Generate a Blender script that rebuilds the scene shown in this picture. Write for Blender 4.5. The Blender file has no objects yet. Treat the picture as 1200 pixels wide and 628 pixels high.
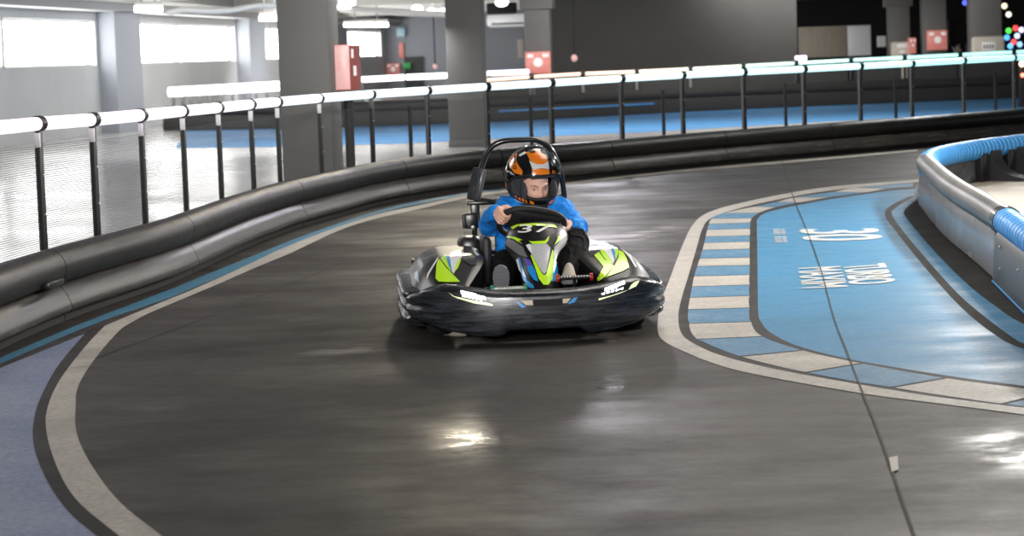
import bpy, bmesh, math, random
from mathutils import Vector, Matrix
from mathutils.bvhtree import BVHTree
from mathutils.geometry import tessellate_polygon
random.seed(7)
SC = bpy.context.scene
COL = SC.collection
PI = math.pi

# ------------------------------------------------------------------ camera
F = 2400.; CX = 600.; CY = 234.; HC = 1.4; YH = 62.; ROLL = 0.034
PITCH = math.atan((CY - YH) / F)
cd = bpy.data.cameras.new('camera'); cam = bpy.data.objects.new('camera', cd); COL.objects.link(cam)
cd.sensor_fit = 'HORIZONTAL'; cd.sensor_width = 36.; cd.lens = 36. * F / 1200.
cd.shift_y = -(314. - CY) / 1200.
cam.matrix_world = Matrix.Translation((0, 0, HC)) @ Matrix.Rotation(PI / 2 - PITCH, 4, 'X') @ Matrix.Rotation(-ROLL, 4, 'Z')
cd.clip_start = 0.1; cd.clip_end = 300
cd.dof.use_dof = True; cd.dof.focus_distance = 10.3; cd.dof.aperture_fstop = 4.4
SC.camera = cam
RC = cam.matrix_world.to_3x3()

def ray(x, y):
    return RC @ Vector(((x - CX) / F, -(y - CY) / F, -1.))
def G(x, y, z=0.):                       # ground point seen at a pixel of the photograph
    d = ray(x, y); t = (z - HC) / d.z
    return Vector((d.x * t, d.y * t))
def D(x, y, Y):                          # point at a depth
    d = ray(x, y); t = Y / d.y
    return Vector((d.x * t, Y, HC + d.z * t))

# ------------------------------------------------------------------ materials
M = {}
def mat(key, col, rough=.5, metal=0., col2=None, scale=8., stretch=(1, 1, 1), rough2=None, bump=0., bscale=None,
        emit=0., ecol=None, spec=.5, coat=0., lo=.35, hi=.65, detail=5., alpha=1.):
    m = bpy.data.materials.new(key); m.use_nodes = True
    nt = m.node_tree; b = nt.nodes['Principled BSDF']
    c4 = (*col, 1.)
    b.inputs['Base Color'].default_value = c4; b.inputs['Roughness'].default_value = rough
    b.inputs['Metallic'].default_value = metal; b.inputs['Specular IOR Level'].default_value = spec
    b.inputs['Coat Weight'].default_value = coat; b.inputs['Coat Roughness'].default_value = .08
    b.inputs['Alpha'].default_value = alpha
    if emit:
        b.inputs['Emission Color'].default_value = (*(ecol or col), 1.); b.inputs['Emission Strength'].default_value = emit
    if col2 is not None or rough2 is not None or bump:
        tc = nt.nodes.new('ShaderNodeTexCoord'); mp = nt.nodes.new('ShaderNodeMapping')
        mp.inputs['Scale'].default_value = stretch
        nt.links.new(tc.outputs['Object'], mp.inputs['Vector'])
        nz = nt.nodes.new('ShaderNodeTexNoise'); nz.inputs['Scale'].default_value = scale; nz.inputs['Detail'].default_value = detail
        nz.inputs['Roughness'].default_value = .62
        nt.links.new(mp.outputs[0], nz.inputs['Vector'])
        if col2 is not None:
            r = nt.nodes.new('ShaderNodeValToRGB')
            r.color_ramp.elements[0].position = lo; r.color_ramp.elements[0].color = c4
            r.color_ramp.elements[1].position = hi; r.color_ramp.elements[1].color = (*col2, 1.)
            nt.links.new(nz.outputs['Fac'], r.inputs['Fac']); nt.links.new(r.outputs[0], b.inputs['Base Color'])
        if rough2 is not None:
            mr = nt.nodes.new('ShaderNodeMapRange')
            mr.inputs['From Min'].default_value = lo; mr.inputs['From Max'].default_value = hi
            mr.inputs['To Min'].default_value = rough; mr.inputs['To Max'].default_value = rough2
            nt.links.new(nz.outputs['Fac'], mr.inputs['Value']); nt.links.new(mr.outputs[0], b.inputs['Roughness'])
        if bump:
            n2 = nt.nodes.new('ShaderNodeTexNoise'); n2.inputs['Scale'].default_value = bscale or scale; n2.inputs['Detail'].default_value = 4
            nt.links.new(mp.outputs[0], n2.inputs['Vector'])
            bp = nt.nodes.new('ShaderNodeBump'); bp.inputs['Strength'].default_value = bump; bp.inputs['Distance'].default_value = .01
            nt.links.new(n2.outputs['Fac'], bp.inputs['Height']); nt.links.new(bp.outputs[0], b.inputs['Normal'])
    M[key] = m
    return m

# floor paints get a second, larger layer of wear
def paint(key, col, wear, rough=.4, rough2=.6, amount=.5, scale=1.2, stretch=(1, 1, 1), spec=.5, fine=40.):
    m = mat(key, col, rough, spec=spec); nt = m.node_tree; b = nt.nodes['Principled BSDF']
    tc = nt.nodes.new('ShaderNodeTexCoord'); mp = nt.nodes.new('ShaderNodeMapping'); mp.inputs['Scale'].default_value = stretch
    nt.links.new(tc.outputs['Object'], mp.inputs['Vector'])
    n1 = nt.nodes.new('ShaderNodeTexNoise'); n1.inputs['Scale'].default_value = scale; n1.inputs['Detail'].default_value = 7; n1.inputs['Roughness'].default_value = .68
    n2 = nt.nodes.new('ShaderNodeTexNoise'); n2.inputs['Scale'].default_value = fine; n2.inputs['Detail'].default_value = 3
    for n in (n1, n2): nt.links.new(mp.outputs[0], n.inputs['Vector'])
    r1 = nt.nodes.new('ShaderNodeMapRange'); r1.inputs['From Min'].default_value = .42; r1.inputs['From Max'].default_value = .72
    r1.inputs['To Max'].default_value = amount
    nt.links.new(n1.outputs['Fac'], r1.inputs['Value'])
    mx = nt.nodes.new('ShaderNodeMixRGB'); mx.inputs[1].default_value = (*col, 1); mx.inputs[2].default_value = (*wear, 1)
    nt.links.new(r1.outputs[0], mx.inputs[0])
    r2 = nt.nodes.new('ShaderNodeMapRange'); r2.inputs['To Min'].default_value = .78; r2.inputs['To Max'].default_value = 1.22
    r2.inputs['From Min'].default_value = .3; r2.inputs['From Max'].default_value = .7
    nt.links.new(n2.outputs['Fac'], r2.inputs['Value'])
    mu = nt.nodes.new('ShaderNodeMixRGB'); mu.blend_type = 'MULTIPLY'; mu.inputs[0].default_value = 1.
    nt.links.new(mx.outputs[0], mu.inputs[1]); nt.links.new(r2.outputs[0], mu.inputs[2])
    nt.links.new(mu.outputs[0], b.inputs['Base Color'])
    r3 = nt.nodes.new('ShaderNodeMapRange'); r3.inputs['From Min'].default_value = .35; r3.inputs['From Max'].default_value = .65
    r3.inputs['To Min'].default_value = rough2; r3.inputs['To Max'].default_value = rough
    nt.links.new(n1.outputs['Fac'], r3.inputs['Value']); nt.links.new(r3.outputs[0], b.inputs['Roughness'])
    bp = nt.nodes.new('ShaderNodeBump'); bp.inputs['Strength'].default_value = .10; bp.inputs['Distance'].default_value = .01
    nt.links.new(n2.outputs['Fac'], bp.inputs['Height']); nt.links.new(bp.outputs[0], b.inputs['Normal'])
    return m

paint('asphalt', (.0205, .0172, .0146), (.076, .064, .054), .42, .70, .65, .6, (1, 1.7, 1), .26)
def wear_spots(key, scuffs, gloss):
    # worn pale scuffs and polished patches around given places on the track
    m = M[key]; nt = m.node_tree; b = nt.nodes['Principled BSDF']; tc = nt.nodes.new('ShaderNodeTexCoord')
    def math_(op, a, v=None, w=None):
        n = nt.nodes.new('ShaderNodeMath'); n.operation = op
        nt.links.new(a, n.inputs[0])
        if w is not None: nt.links.new(w, n.inputs[1])
        elif v is not None: n.inputs[1].default_value = v
        return n.outputs[0]
    def field(spots):
        tot = None
        for x, y, rx, ry, rot, k in spots:
            mp = nt.nodes.new('ShaderNodeMapping'); mp.vector_type = 'TEXTURE'
            mp.inputs['Location'].default_value = (x, y, 0); mp.inputs['Scale'].default_value = (rx, ry, 1); mp.inputs['Rotation'].default_value = (0, 0, rot)
            nt.links.new(tc.outputs['Object'], mp.inputs['Vector'])
            ln = nt.nodes.new('ShaderNodeVectorMath'); ln.operation = 'LENGTH'; nt.links.new(mp.outputs[0], ln.inputs[0])
            mr = nt.nodes.new('ShaderNodeMapRange'); mr.interpolation_type = 'SMOOTHSTEP'
            mr.inputs['From Min'].default_value = 1.; mr.inputs['From Max'].default_value = .1; mr.inputs['To Max'].default_value = k
            nt.links.new(ln.outputs['Value'], mr.inputs['Value'])
            tot = mr.outputs[0] if tot is None else math_('MAXIMUM', tot, w=mr.outputs[0])
        return tot
    def noise(scale, stretch, lo, hi):
        mp = nt.nodes.new('ShaderNodeMapping'); mp.inputs['Scale'].default_value = stretch; nt.links.new(tc.outputs['Object'], mp.inputs['Vector'])
        n = nt.nodes.new('ShaderNodeTexNoise'); n.inputs['Scale'].default_value = scale; n.inputs['Detail'].default_value = 8; n.inputs['Roughness'].default_value = .72
        nt.links.new(mp.outputs[0], n.inputs['Vector'])
        r = nt.nodes.new('ShaderNodeMapRange'); r.inputs['From Min'].default_value = lo; r.inputs['From Max'].default_value = hi; nt.links.new(n.outputs['Fac'], r.inputs['Value'])
        return r.outputs[0]
    old = b.inputs['Base Color'].links[0].from_socket
    # long streaks left by tyres
    st = nt.nodes.new('ShaderNodeMixRGB'); st.blend_type = 'MULTIPLY'; st.inputs[0].default_value = .7
    sr = nt.nodes.new('ShaderNodeMapRange'); sr.inputs['To Min'].default_value = .55; sr.inputs['To Max'].default_value = 1.25
    nt.links.new(noise(2.2, (.5, 3.2, 1), .35, .65), sr.inputs['Value']); nt.links.new(old, st.inputs[1]); nt.links.new(sr.outputs[0], st.inputs[2])
    mx = nt.nodes.new('ShaderNodeMixRGB'); mx.inputs[2].default_value = (.36, .34, .32, 1)
    nt.links.new(math_('MULTIPLY', field(scuffs), w=noise(3.5, (.8, 1.6, 1), .47, .62)), mx.inputs[0]); nt.links.new(st.outputs[0], mx.inputs[1])
    nt.links.new(mx.outputs[0], b.inputs['Base Color'])
    ro = b.inputs['Roughness'].links[0].from_socket
    mr = nt.nodes.new('ShaderNodeMixRGB'); mr.inputs[2].default_value = (.17, .17, .17, 1)
    nt.links.new(math_('MULTIPLY', field(gloss), w=noise(2.6, (.8, 1.5, 1), .42, .60)), mr.inputs[0]); nt.links.new(ro, mr.inputs[1]); nt.links.new(mr.outputs[0], b.inputs['Roughness'])
def sp(px, py, rx, ry, rot=0., k=1.): g = G(px, py); return (g.x, g.y, rx, ry, rot, k)
wear_spots('asphalt', [sp(760, 274, .30, 1.5, -.5, .85), sp(725, 280, .25, .7, -.4, .5), sp(410, 411, .40, .22, .2, .5), sp(150, 480, .5, .35, .2, .12), sp(250, 540, .5, .3, 0, .12), sp(470, 600, .3, .3, 0, .12), sp(335, 372, .25, .25, 0, .3)],
           [sp(555, 512, .26, .75), sp(714, 450, .22, .40), sp(1195, 530, .3, .7), sp(640, 470, .6, 1., 0, .45)])
paint('asphalt_dark', (.020, .018, .0165), (.034, .031, .028), .6, .75, .4, 1.5, spec=.2)
paint('concrete', (.44, .43, .42), (.56, .55, .54), .14, .26, .6, .5)
paint('white_paint', (.46, .43, .385), (.27, .25, .22), .42, .65, .9, 3.0, (1, 1.5, 1), spec=.3)
paint('blue_paint', (.042, .20, .37), (.14, .31, .44), .36, .58, .5, 1.1, (1, 2.5, 1), spec=.3)
paint('kerb_blue', (.065, .185, .31), (.13, .25, .36), .45, .65, .5, 3, spec=.28)
paint('teal_paint', (.04, .20, .33), (.05, .12, .17), .4, .6, .8, 4)
paint('lilac_paint', (.17, .21, .34), (.27, .29, .41), .45, .6, .8, .9, spec=.3)
paint('far_blue', (.055, .20, .42), (.09, .27, .50), .4, .6, .5, .6)
paint('beige_floor', (.42, .36, .28), (.33, .29, .23), .5, .7, .6, 3)
mat('letter', (.60, .60, .58), .5, col2=(.42, .47, .52), scale=9)
mat('seam', (.006, .006, .006), .8)
mat('tape', (.42, .39, .33), .5)
mat('roll_black', (.0055, .0053, .005), .40, col2=(.012, .0115, .011), scale=5, stretch=(1, 1, 6), rough2=.5, bump=.10, bscale=12, spec=.35)
mat('skirt_black', (.030, .027, .0245), .38, col2=(.14, .128, .115), scale=4, stretch=(1, .6, 10), rough2=.6, lo=.5, hi=.82, spec=.3)
mat('toe_black', (.006, .006, .006), .8)
mat('post_black', (.009, .009, .011), .38)
mat('post_alu', (.14, .14, .145), .4, .3)
mat('black_plastic', (.008, .008, .009), .3)
mat('black_matte', (.011, .011, .012), .65)
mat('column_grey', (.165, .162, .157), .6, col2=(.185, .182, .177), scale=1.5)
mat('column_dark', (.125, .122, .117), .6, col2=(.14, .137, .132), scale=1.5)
mat('wall_grey', (.46, .47, .48), .6, col2=(.52, .53, .53), scale=.6)
mat('wall_dark', (.055, .053, .051), .7, col2=(.066, .064, .061), scale=.5)
mat('dark_hall_black', (.004, .004, .005), .8)
mat('wall_blue_grey', (.33, .35, .39), .6)
mat('beam_white', (.62, .61, .58), .5)
mat('beam_grey', (.30, .305, .31), .6)
mat('beam_dark', (.05, .05, .052), .6)
mat('pipe_white', (.72, .71, .69), .4)
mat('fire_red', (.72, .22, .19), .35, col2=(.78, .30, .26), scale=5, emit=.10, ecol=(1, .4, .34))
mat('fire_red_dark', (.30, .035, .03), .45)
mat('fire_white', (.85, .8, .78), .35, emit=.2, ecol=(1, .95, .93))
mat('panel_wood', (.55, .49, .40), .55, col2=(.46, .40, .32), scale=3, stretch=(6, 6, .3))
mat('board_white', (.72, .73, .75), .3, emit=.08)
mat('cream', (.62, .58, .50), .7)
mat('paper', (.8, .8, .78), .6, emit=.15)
mat('door_dark', (.035, .035, .04), .5)
mat('green_sign', (.03, .28, .07), .5, emit=.08, ecol=(.1, .8, .2))
mat('lamp_white', (1, .98, .95), .5, emit=6., ecol=(1, .97, .92))
mat('window_glow', (1, 1, 1), .5, emit=9., ecol=(1., .99, .97))
mat('tube_blue', (.055, .36, .86), .35, col2=(.09, .43, .92), scale=7, rough2=.45)
mat('wrap_grey', (.13, .128, .124), .40, col2=(.22, .21, .195), scale=1.5, detail=1., spec=.6)
mat('panel_grey', (.34, .345, .37), .18, col2=(.20, .205, .22), scale=1.3, detail=3., rough2=.28, spec=.6, stretch=(1, 1, 2))
mat('panel_scuffed', (.022, .025, .03), .3, col2=(.16, .17, .18), scale=5, rough2=.5, stretch=(1, 1, 3))
mat('clamp_metal', (.10, .095, .09), .25, .7)
mat('bolt', (.55, .55, .55), .3, .8)
mat('mesh_dark', (.055, .054, .052), .8); mat('far_black', (.034, .032, .030), .6, spec=.3)
# kart
mat('bumper_black', (.0115, .0128, .0165), .24, col2=(.062, .068, .082), scale=7.0, stretch=(.8, .8, 9), rough2=.42, lo=.45, hi=.82, bump=.05, bscale=20)
mat('pod_black', (.008, .008, .0085), .36, coat=.08, spec=.3)
mat('lime', (.50, .84, .012), .3, coat=.6)
mat('kart_blue', (.012, .26, .66), .3, coat=.6)
mat('kart_purple', (.10, .06, .38), .35, coat=.4)
mat('decal_white', (.72, .73, .74), .35, coat=.4)
mat('decal_pale', (.42, .62, .72), .35, coat=.4)
mat('side_grey', (.13, .13, .137), .42)
mat('tyre', (.012, .012, .012), .75, bump=.2, bscale=60)
mat('rim', (.3, .3, .31), .35, .8)
mat('steel_black', (.012, .012, .013), .25, coat=.4)
mat('steel', (.4, .4, .41), .3, .9)
mat('seat_black', (.012, .012, .013), .5)
mat('led', (1, 1, 1), .4, emit=22., ecol=(.93, .95, 1))
mat('led_lens', (.62, .68, .42), .25, emit=.7, ecol=(.75, .85, .5))
mat('led_recess', (.02, .02, .022), .3)
mat('inset_cream', (.50, .42, .30), .4)
mat('pedal_green', (.01, .22, .10), .35)
mat('pedal_red', (.35, .012, .012), .35)
mat('pedal_bar', (.28, .30, .27), .35, .7)
mat('lcd', (.05, .055, .06), .2)
mat('motor_grey', (.03, .03, .033), .4)
def honey(key, c1, c2, sc, rot=0.):
    m = bpy.data.materials.new(key); m.use_nodes = True; nt = m.node_tree; b = nt.nodes['Principled BSDF']
    tc = nt.nodes.new('ShaderNodeTexCoord'); v = nt.nodes.new('ShaderNodeTexChecker')
    v.inputs['Scale'].default_value = sc; v.inputs['Color1'].default_value = (*c1, 1); v.inputs['Color2'].default_value = (*c2, 1)
    mp = nt.nodes.new('ShaderNodeMapping'); mp.inputs['Rotation'].default_value = (.6, .5, rot)
    nt.links.new(tc.outputs['Object'], mp.inputs['Vector']); nt.links.new(mp.outputs[0], v.inputs['Vector'])
    nt.links.new(v.outputs[0], b.inputs['Base Color']); b.inputs['Roughness'].default_value = .3
    b.inputs['Coat Weight'].default_value = .5
    M[key] = m
honey('honeycomb', (.36, .37, .38), (.52, .53, .54), 130)
honey('carbon', (.012, .012, .013), (.045, .045, .05), 110)
# person
mat('skin', (.76, .43, .32), .5, col2=(.80, .49, .38), scale=14, spec=.35, bump=.03, bscale=80)
mat('lips', (.55, .22, .19), .45)
mat('brow', (.34, .22, .13), .8)
mat('eye_white', (.52, .50, .48), .25)
mat('iris', (.05, .06, .06), .15)
mat('jacket_blue', (.002, .19, .66), .8, col2=(.003, .24, .76), scale=9, bump=.55, bscale=16)
mat('trouser_black', (.005, .005, .0055), .9, bump=.4, bscale=14, spec=.12)
mat('shoe_sole', (.13, .135, .15), .7, bump=.5, bscale=90)
mat('shoe_beige', (.36, .32, .26), .8, bump=.3, bscale=60)
mat('helmet_black', (.007, .007, .008), .14, coat=.8)
mat('helmet_orange', (.95, .235, .012), .28, coat=.6)
mat('helmet_white', (.75, .75, .74), .3, coat=.6)
mat('helmet_lining', (.03, .033, .038), .8)
mat('helmet_grey', (.055, .058, .065), .7)
mat('nail', (.80, .56, .47), .3)
def clear(key, tint, fac, rough=.04):
    m = bpy.data.materials.new(key); m.use_nodes = True; nt = m.node_tree
    for n in list(nt.nodes): nt.nodes.remove(n)
    o = nt.nodes.new('ShaderNodeOutputMaterial'); mx = nt.nodes.new('ShaderNodeMixShader')
    t = nt.nodes.new('ShaderNodeBsdfTransparent'); g = nt.nodes.new('ShaderNodeBsdfGlossy'); fr = nt.nodes.new('ShaderNodeLayerWeight')
    fr.inputs['Blend'].default_value = fac; t.inputs['Color'].default_value = (*tint, 1); g.inputs['Roughness'].default_value = rough
    nt.links.new(fr.outputs['Fresnel'], mx.inputs[0]); nt.links.new(t.outputs[0], mx.inputs[1]); nt.links.new(g.outputs[0], mx.inputs[2])
    nt.links.new(mx.outputs[0], o.inputs['Surface']); M[key] = m
clear('visor_clear', (.90, .93, .95), .22)
def net_mat(key, scale, cover, col):
    m = bpy.data.materials.new(key); m.use_nodes = True; nt = m.node_tree
    b = nt.nodes['Principled BSDF']; b.inputs['Base Color'].default_value = (*col, 1); b.inputs['Roughness'].default_value = .6
    o = nt.nodes['Material Output']; mx = nt.nodes.new('ShaderNodeMixShader'); t = nt.nodes.new('ShaderNodeBsdfTransparent')
    tc = nt.nodes.new('ShaderNodeTexCoord'); sp = nt.nodes.new('ShaderNodeSeparateXYZ'); nt.links.new(tc.outputs['Object'], sp.inputs[0])
    def band(sock, k, thr):
        mu = nt.nodes.new('ShaderNodeMath'); mu.operation = 'MULTIPLY'; mu.inputs[1].default_value = k; nt.links.new(sock, mu.inputs[0])
        fr = nt.nodes.new('ShaderNodeMath'); fr.operation = 'FRACT'; nt.links.new(mu.outputs[0], fr.inputs[0])
        lt = nt.nodes.new('ShaderNodeMath'); lt.operation = 'LESS_THAN'; lt.inputs[1].default_value = thr; nt.links.new(fr.outputs[0], lt.inputs[0])
        return lt.outputs[0]
    h = band(sp.outputs['Z'], scale, cover)
    nt.links.new(h, mx.inputs[0]); nt.links.new(t.outputs[0], mx.inputs[1]); nt.links.new(b.outputs[0], mx.inputs[2])
    nt.links.new(mx.outputs[0], o.inputs['Surface']); M[key] = m
net_mat('net', 80., .30, (.05, .055, .055))
def led_mat(key, col, s):
    mat(key, (.9, .9, .92), .4, emit=s, ecol=col)

# ------------------------------------------------------------------ mesh builder
class MB:
    def __init__(s): s.v = []; s.f = []; s.m = []; s.mats = []
    def mi(s, k):
        if k not in s.mats: s.mats.append(k)
        return s.mats.index(k)
    def add(s, vs, fs, k):
        n = len(s.v); i = s.mi(k)
        s.v += [Vector(v) for v in vs]
        for f in fs: s.f.append(tuple(n + a for a in f)); s.m.append(i)
    def box(s, c, size, k, R=None, bev=0.):
        x, y, z = [a / 2 for a in size]
        if bev:
            bm = bmesh.new(); bmesh.ops.create_cube(bm, size=1.)
            for v in bm.verts: v.co = Vector((v.co.x * size[0], v.co.y * size[1], v.co.z * size[2]))
            bmesh.ops.bevel(bm, geom=bm.edges[:], offset=bev, segments=2, affect='EDGES', profile=.5)
            bm.verts.index_update()
            vs = [v.co.copy() for v in bm.verts]; fs = [[v.index for v in f.verts] for f in bm.faces]; bm.free()
        else:
            vs = [Vector((a, b, d)) for d in (-z, z) for b in (-y, y) for a in (-x, x)]
            fs = [(0, 2, 3, 1), (4, 5, 7, 6), (0, 1, 5, 4), (2, 6, 7, 3), (0, 4, 6, 2), (1, 3, 7, 5)]
        if R is not None: vs = [R @ v for v in vs]
        s.add([v + Vector(c) for v in vs], fs, k)
    def prism(s, pts, z0, z1, k):
        n = len(pts)
        vs = [(p[0], p[1], z0) for p in pts] + [(p[0], p[1], z1) for p in pts]
        tri = tessellate_polygon([[Vector((p[0], p[1], 0)) for p in pts]])
        fs = [tuple(reversed(t)) for t in tri] + [tuple(a + n for a in t) for t in tri]
        fs += [(i, (i + 1) % n, n + (i + 1) % n, n + i) for i in range(n)]
        s.add(vs, fs, k)
    def flat(s, pts, z, k):
        ps = [Vector((p[0], p[1], 0)) for p in pts]
        tri = tessellate_polygon([ps])
        fs = []
        for t in tri:
            a, b, c = [ps[i] for i in t]
            fs.append(t if (b - a).cross(c - a).z > 0 else (t[0], t[2], t[1]))
        s.add([(p[0], p[1], z) for p in pts], fs, k)
    def strip(s, A, B, z, k):
        n = len(A); vs = [(p[0], p[1], z) for p in A] + [(p[0], p[1], z) for p in B]
        fs = []
        for i in range(n - 1):
            a, b, c = Vector((*A[i][:2], 0)), Vector((*A[i + 1][:2], 0)), Vector((*B[i][:2], 0))
            q = (i, i + 1, n + i + 1, n + i)
            fs.append(q if (b - a).cross(c - a).z > 0 else q[::-1])
        s.add(vs, fs, k)
    def grid(s, rows, k, cu=False, cv=False, flip=False, kf=None):
        nr, nc = len(rows), len(rows[0]); n = len(s.v)
        for r in rows: s.v += [Vector(p) for p in r]
        for i in range(nr if cv else nr - 1):
            for j in range(nc if cu else nc - 1):
                i2, j2 = (i + 1) % nr, (j + 1) % nc
                q = (n + i * nc + j, n + i * nc + j2, n + i2 * nc + j2, n + i2 * nc + j)
                s.f.append(q[::-1] if flip else q); s.m.append(s.mi(kf(i, j) if kf else k))
    def tube(s, pts, r, k, n=10, closed=False, cap=True, flat=1.):
        pts = [Vector(p) for p in pts]; N = len(pts)
        rs = r if isinstance(r, (list, tuple)) else [r] * N
        rows = []; prev = None
        for i, p in enumerate(pts):
            if closed: t = pts[(i + 1) % N] - pts[i - 1]
            else: t = pts[min(i + 1, N - 1)] - pts[max(i - 1, 0)]
            t = t.normalized()
            if prev is None:
                a = Vector((0, 0, 1)) if abs(t.z) < .9 else Vector((1, 0, 0))
                u = (a - t * a.dot(t)).normalized()
            else: u = (prev - t * prev.dot(t)).normalized()
            prev = u; w = t.cross(u)
            rows.append([p + (u * math.cos(2 * PI * j / n) * flat + w * math.sin(2 * PI * j / n)) * rs[i] for j in range(n)])
        base = len(s.v)
        s.grid(rows, k, cu=True, cv=closed)
        if cap and not closed:
            i = s.mi(k)
            s.f.append(tuple(base + j for j in reversed(range(n)))); s.m.append(i)
            s.f.append(tuple(base + (N - 1) * n + j for j in range(n))); s.m.append(i)
    def ell(s, c, r, k, R=None, nu=20, nv=12):
        rows = []
        for i in range(nv + 1):
            th = PI * i / nv
            row = []
            for j in range(nu):
                ph = 2 * PI * j / nu
                v = Vector((r[0] * math.sin(th) * math.cos(ph), r[1] * math.sin(th) * math.sin(ph), r[2] * math.cos(th)))
                if R is not None: v = R @ v
                row.append(v + Vector(c))
            rows.append(row)
        s.grid(rows, k, cu=True, flip=True)
    def cap(s, p0, r0, p1, r1, k, n=14):         # tapered capsule
        p0, p1 = Vector(p0), Vector(p1); d = p1 - p0; L = d.length
        t = d / L if L > 1e-6 else Vector((0, 0, 1))
        pts = []; rs = []
        for a in (0.02, .25, .5, .75, 1):
            pts.append(p0 - t * r0 * math.cos(a * PI / 2)); rs.append(max(r0 * math.sin(a * PI / 2), r0 * .05))
        for a in (1, .75, .5, .25, .02):
            pts.append(p1 + t * r1 * math.cos(a * PI / 2)); rs.append(max(r1 * math.sin(a * PI / 2), r1 * .05))
        s.tube(pts, rs, k, n)
    def mesh(s, name, angle=38):
        me = bpy.data.meshes.new(name); me.from_pydata([tuple(v) for v in s.v], [], s.f)
        for k in s.mats: me.materials.append(M[k])
        me.polygons.foreach_set('material_index', s.m)
        me.validate(); me.update()
        me.polygons.foreach_set('use_smooth', [True] * len(me.polygons))
        try: me.set_sharp_from_angle(angle=math.radians(angle))
        except Exception: pass
        return me
    def build(s, name, parent=None, angle=38, fix=False):
        me = s.mesh(name, angle)
        if fix:
            bm = bmesh.new(); bm.from_mesh(me); bmesh.ops.remove_doubles(bm, verts=bm.verts[:], dist=1e-5)
            bmesh.ops.recalc_face_normals(bm, faces=bm.faces[:]); bm.to_mesh(me); bm.free()
            try: me.set_sharp_from_angle(angle=math.radians(angle))
            except Exception: pass
        o = bpy.data.objects.new(name, me); COL.objects.link(o)
        if parent: o.parent = parent
        return o
    def bvh(s):
        return BVHTree.FromPolygons([tuple(v) for v in s.v], s.f)

def tag(o, label=None, cat=None, group=None, kind=None):
    if label: o['label'] = label
    if cat: o['category'] = cat
    if group: o['group'] = group
    if kind: o['kind'] = kind
    return o
def empty(name, loc, rz=0., label=None, cat=None, group=None):
    o = bpy.data.objects.new(name, None); COL.objects.link(o); o.empty_display_size = .2
    o.location = loc; o.rotation_euler = (0, 0, rz)
    return tag(o, label, cat, group)
def structure(mb, name, parent=None, **kw):
    o = mb.build(name, parent, **kw); o['kind'] = 'structure'; return o
def catmull(P, n=8, closed=False):
    P = [Vector(p) for p in P]; out = []; N = len(P)
    for i in range(N if closed else N - 1):
        g = (lambda k: P[k % N]) if closed else (lambda k: P[max(0, min(N - 1, k))])
        a, b, c, d = g(i - 1), g(i), g(i + 1), g(i + 2)
        for j in range(n):
            t = j / n
            out.append(.5 * ((2 * b) + (c - a) * t + (2 * a - 5 * b + 4 * c - d) * t * t + (-a + 3 * b - 3 * c + d) * t ** 3))
    if not closed: out.append(P[-1].copy())
    return out
def resample(P, n):
    L = [0.]
    for a, b in zip(P, P[1:]): L.append(L[-1] + (b - a).length)
    out = []; j = 0
    for i in range(n):
        s = L[-1] * i / (n - 1)
        while j < len(P) - 2 and L[j + 1] < s: j += 1
        k = (s - L[j]) / max(L[j + 1] - L[j], 1e-9)
        out.append(P[j].lerp(P[j + 1], min(max(k, 0), 1)))
    return out
def pathlen(P): return sum((b - a).length for a, b in zip(P, P[1:]))
def smooth(P, it):
    P = [p.copy() for p in P]
    for _ in range(it):
        P = [P[0]] + [(P[i - 1] + P[i] * 2 + P[i + 1]) / 4 for i in range(1, len(P) - 1)] + [P[-1]]
    return P
def normals(P, side=1):
    out = []
    for i in range(len(P)):
        t = P[min(i + 1, len(P) - 1)] - P[max(i - 1, 0)]
        n = Vector((t.y, -t.x)).normalized() * side
        out.append(n)
    return out
def PX(pts): return [G(*p) for p in pts]

# ------------------------------------------------------------------ track paths
base_px = [(0, 410), (77, 375), (143, 352), (200, 333), (250, 309), (300, 286), (356, 265), (400, 253), (447, 239), (491, 231),
           (545, 222.5), (590, 218), (652, 213), (740, 204), (840, 194), (940, 185), (1050, 175.5), (1200, 161)]
bp = PX(base_px)
ext0 = [Vector((-2.92, 3.)), Vector((-2.78, 7.))]
ext1 = [Vector((9.4, 31.3)), Vector((12.5, 35.5))]
PATH = smooth(resample(catmull(ext0 + bp + ext1, 8), 320), 25)
PN = normals(PATH, 1)                    # towards the track (to the right of travel)
def offp(P, N, t): return [p + n * t for p, n in zip(P, N)]

# ------------------------------------------------------------------ floor with its paint
fl = MB()
fl.flat([(-34, -6), (34, -6), (34, 95), (-34, 95)], 0., 'concrete')
track = offp(PATH, PN, -.08) + [Vector((16, 38)), Vector((16, -5)), Vector((-2.95, -5))]
fl.flat(track, .002, 'asphalt')
# left run-off: lilac paint, black edge, white band, teal line
wl = catmull(PX([(123, 382.5), (100, 407), (71, 445), (56, 478), (54.6, 507.5), (67, 549), (89.6, 587), (137.5, 628), (215, 690)]), 6)
wr = catmull(PX([(169, 370), (144, 384.6), (112.5, 420), (92, 453), (88.7, 478), (89.6, 507.5), (104, 541), (137.5, 587), (187.5, 628), (262, 685)]), 6)
kl = catmull(PX([(106, 386), (102, 389), (69, 428), (48, 466), (39.6, 495), (40, 524), (54, 562), (79, 599), (112, 628), (190, 692)]), 6)
fl.flat(PX([(0, 432), (106, 389)]) + kl[1:] + PX([(150, 740), (-260, 740), (-260, 530)]), .003, 'lilac_paint')
fl.strip(resample(kl, 60), resample(wl, 60), .004, 'asphalt_dark')
fl.strip(resample(wl, 60), resample(wr, 60), .005, 'white_paint')
u1 = catmull(PX([(123, 382.5), (160, 367), (200, 350.5), (229, 338.5), (290, 311), (337, 289), (400, 265), (447, 250.5), (491, 241), (545, 229.5), (600, 222), (652, 215.5), (740, 205.5), (840, 195.5), (940, 187), (1075, 175.5)]), 6)
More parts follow.
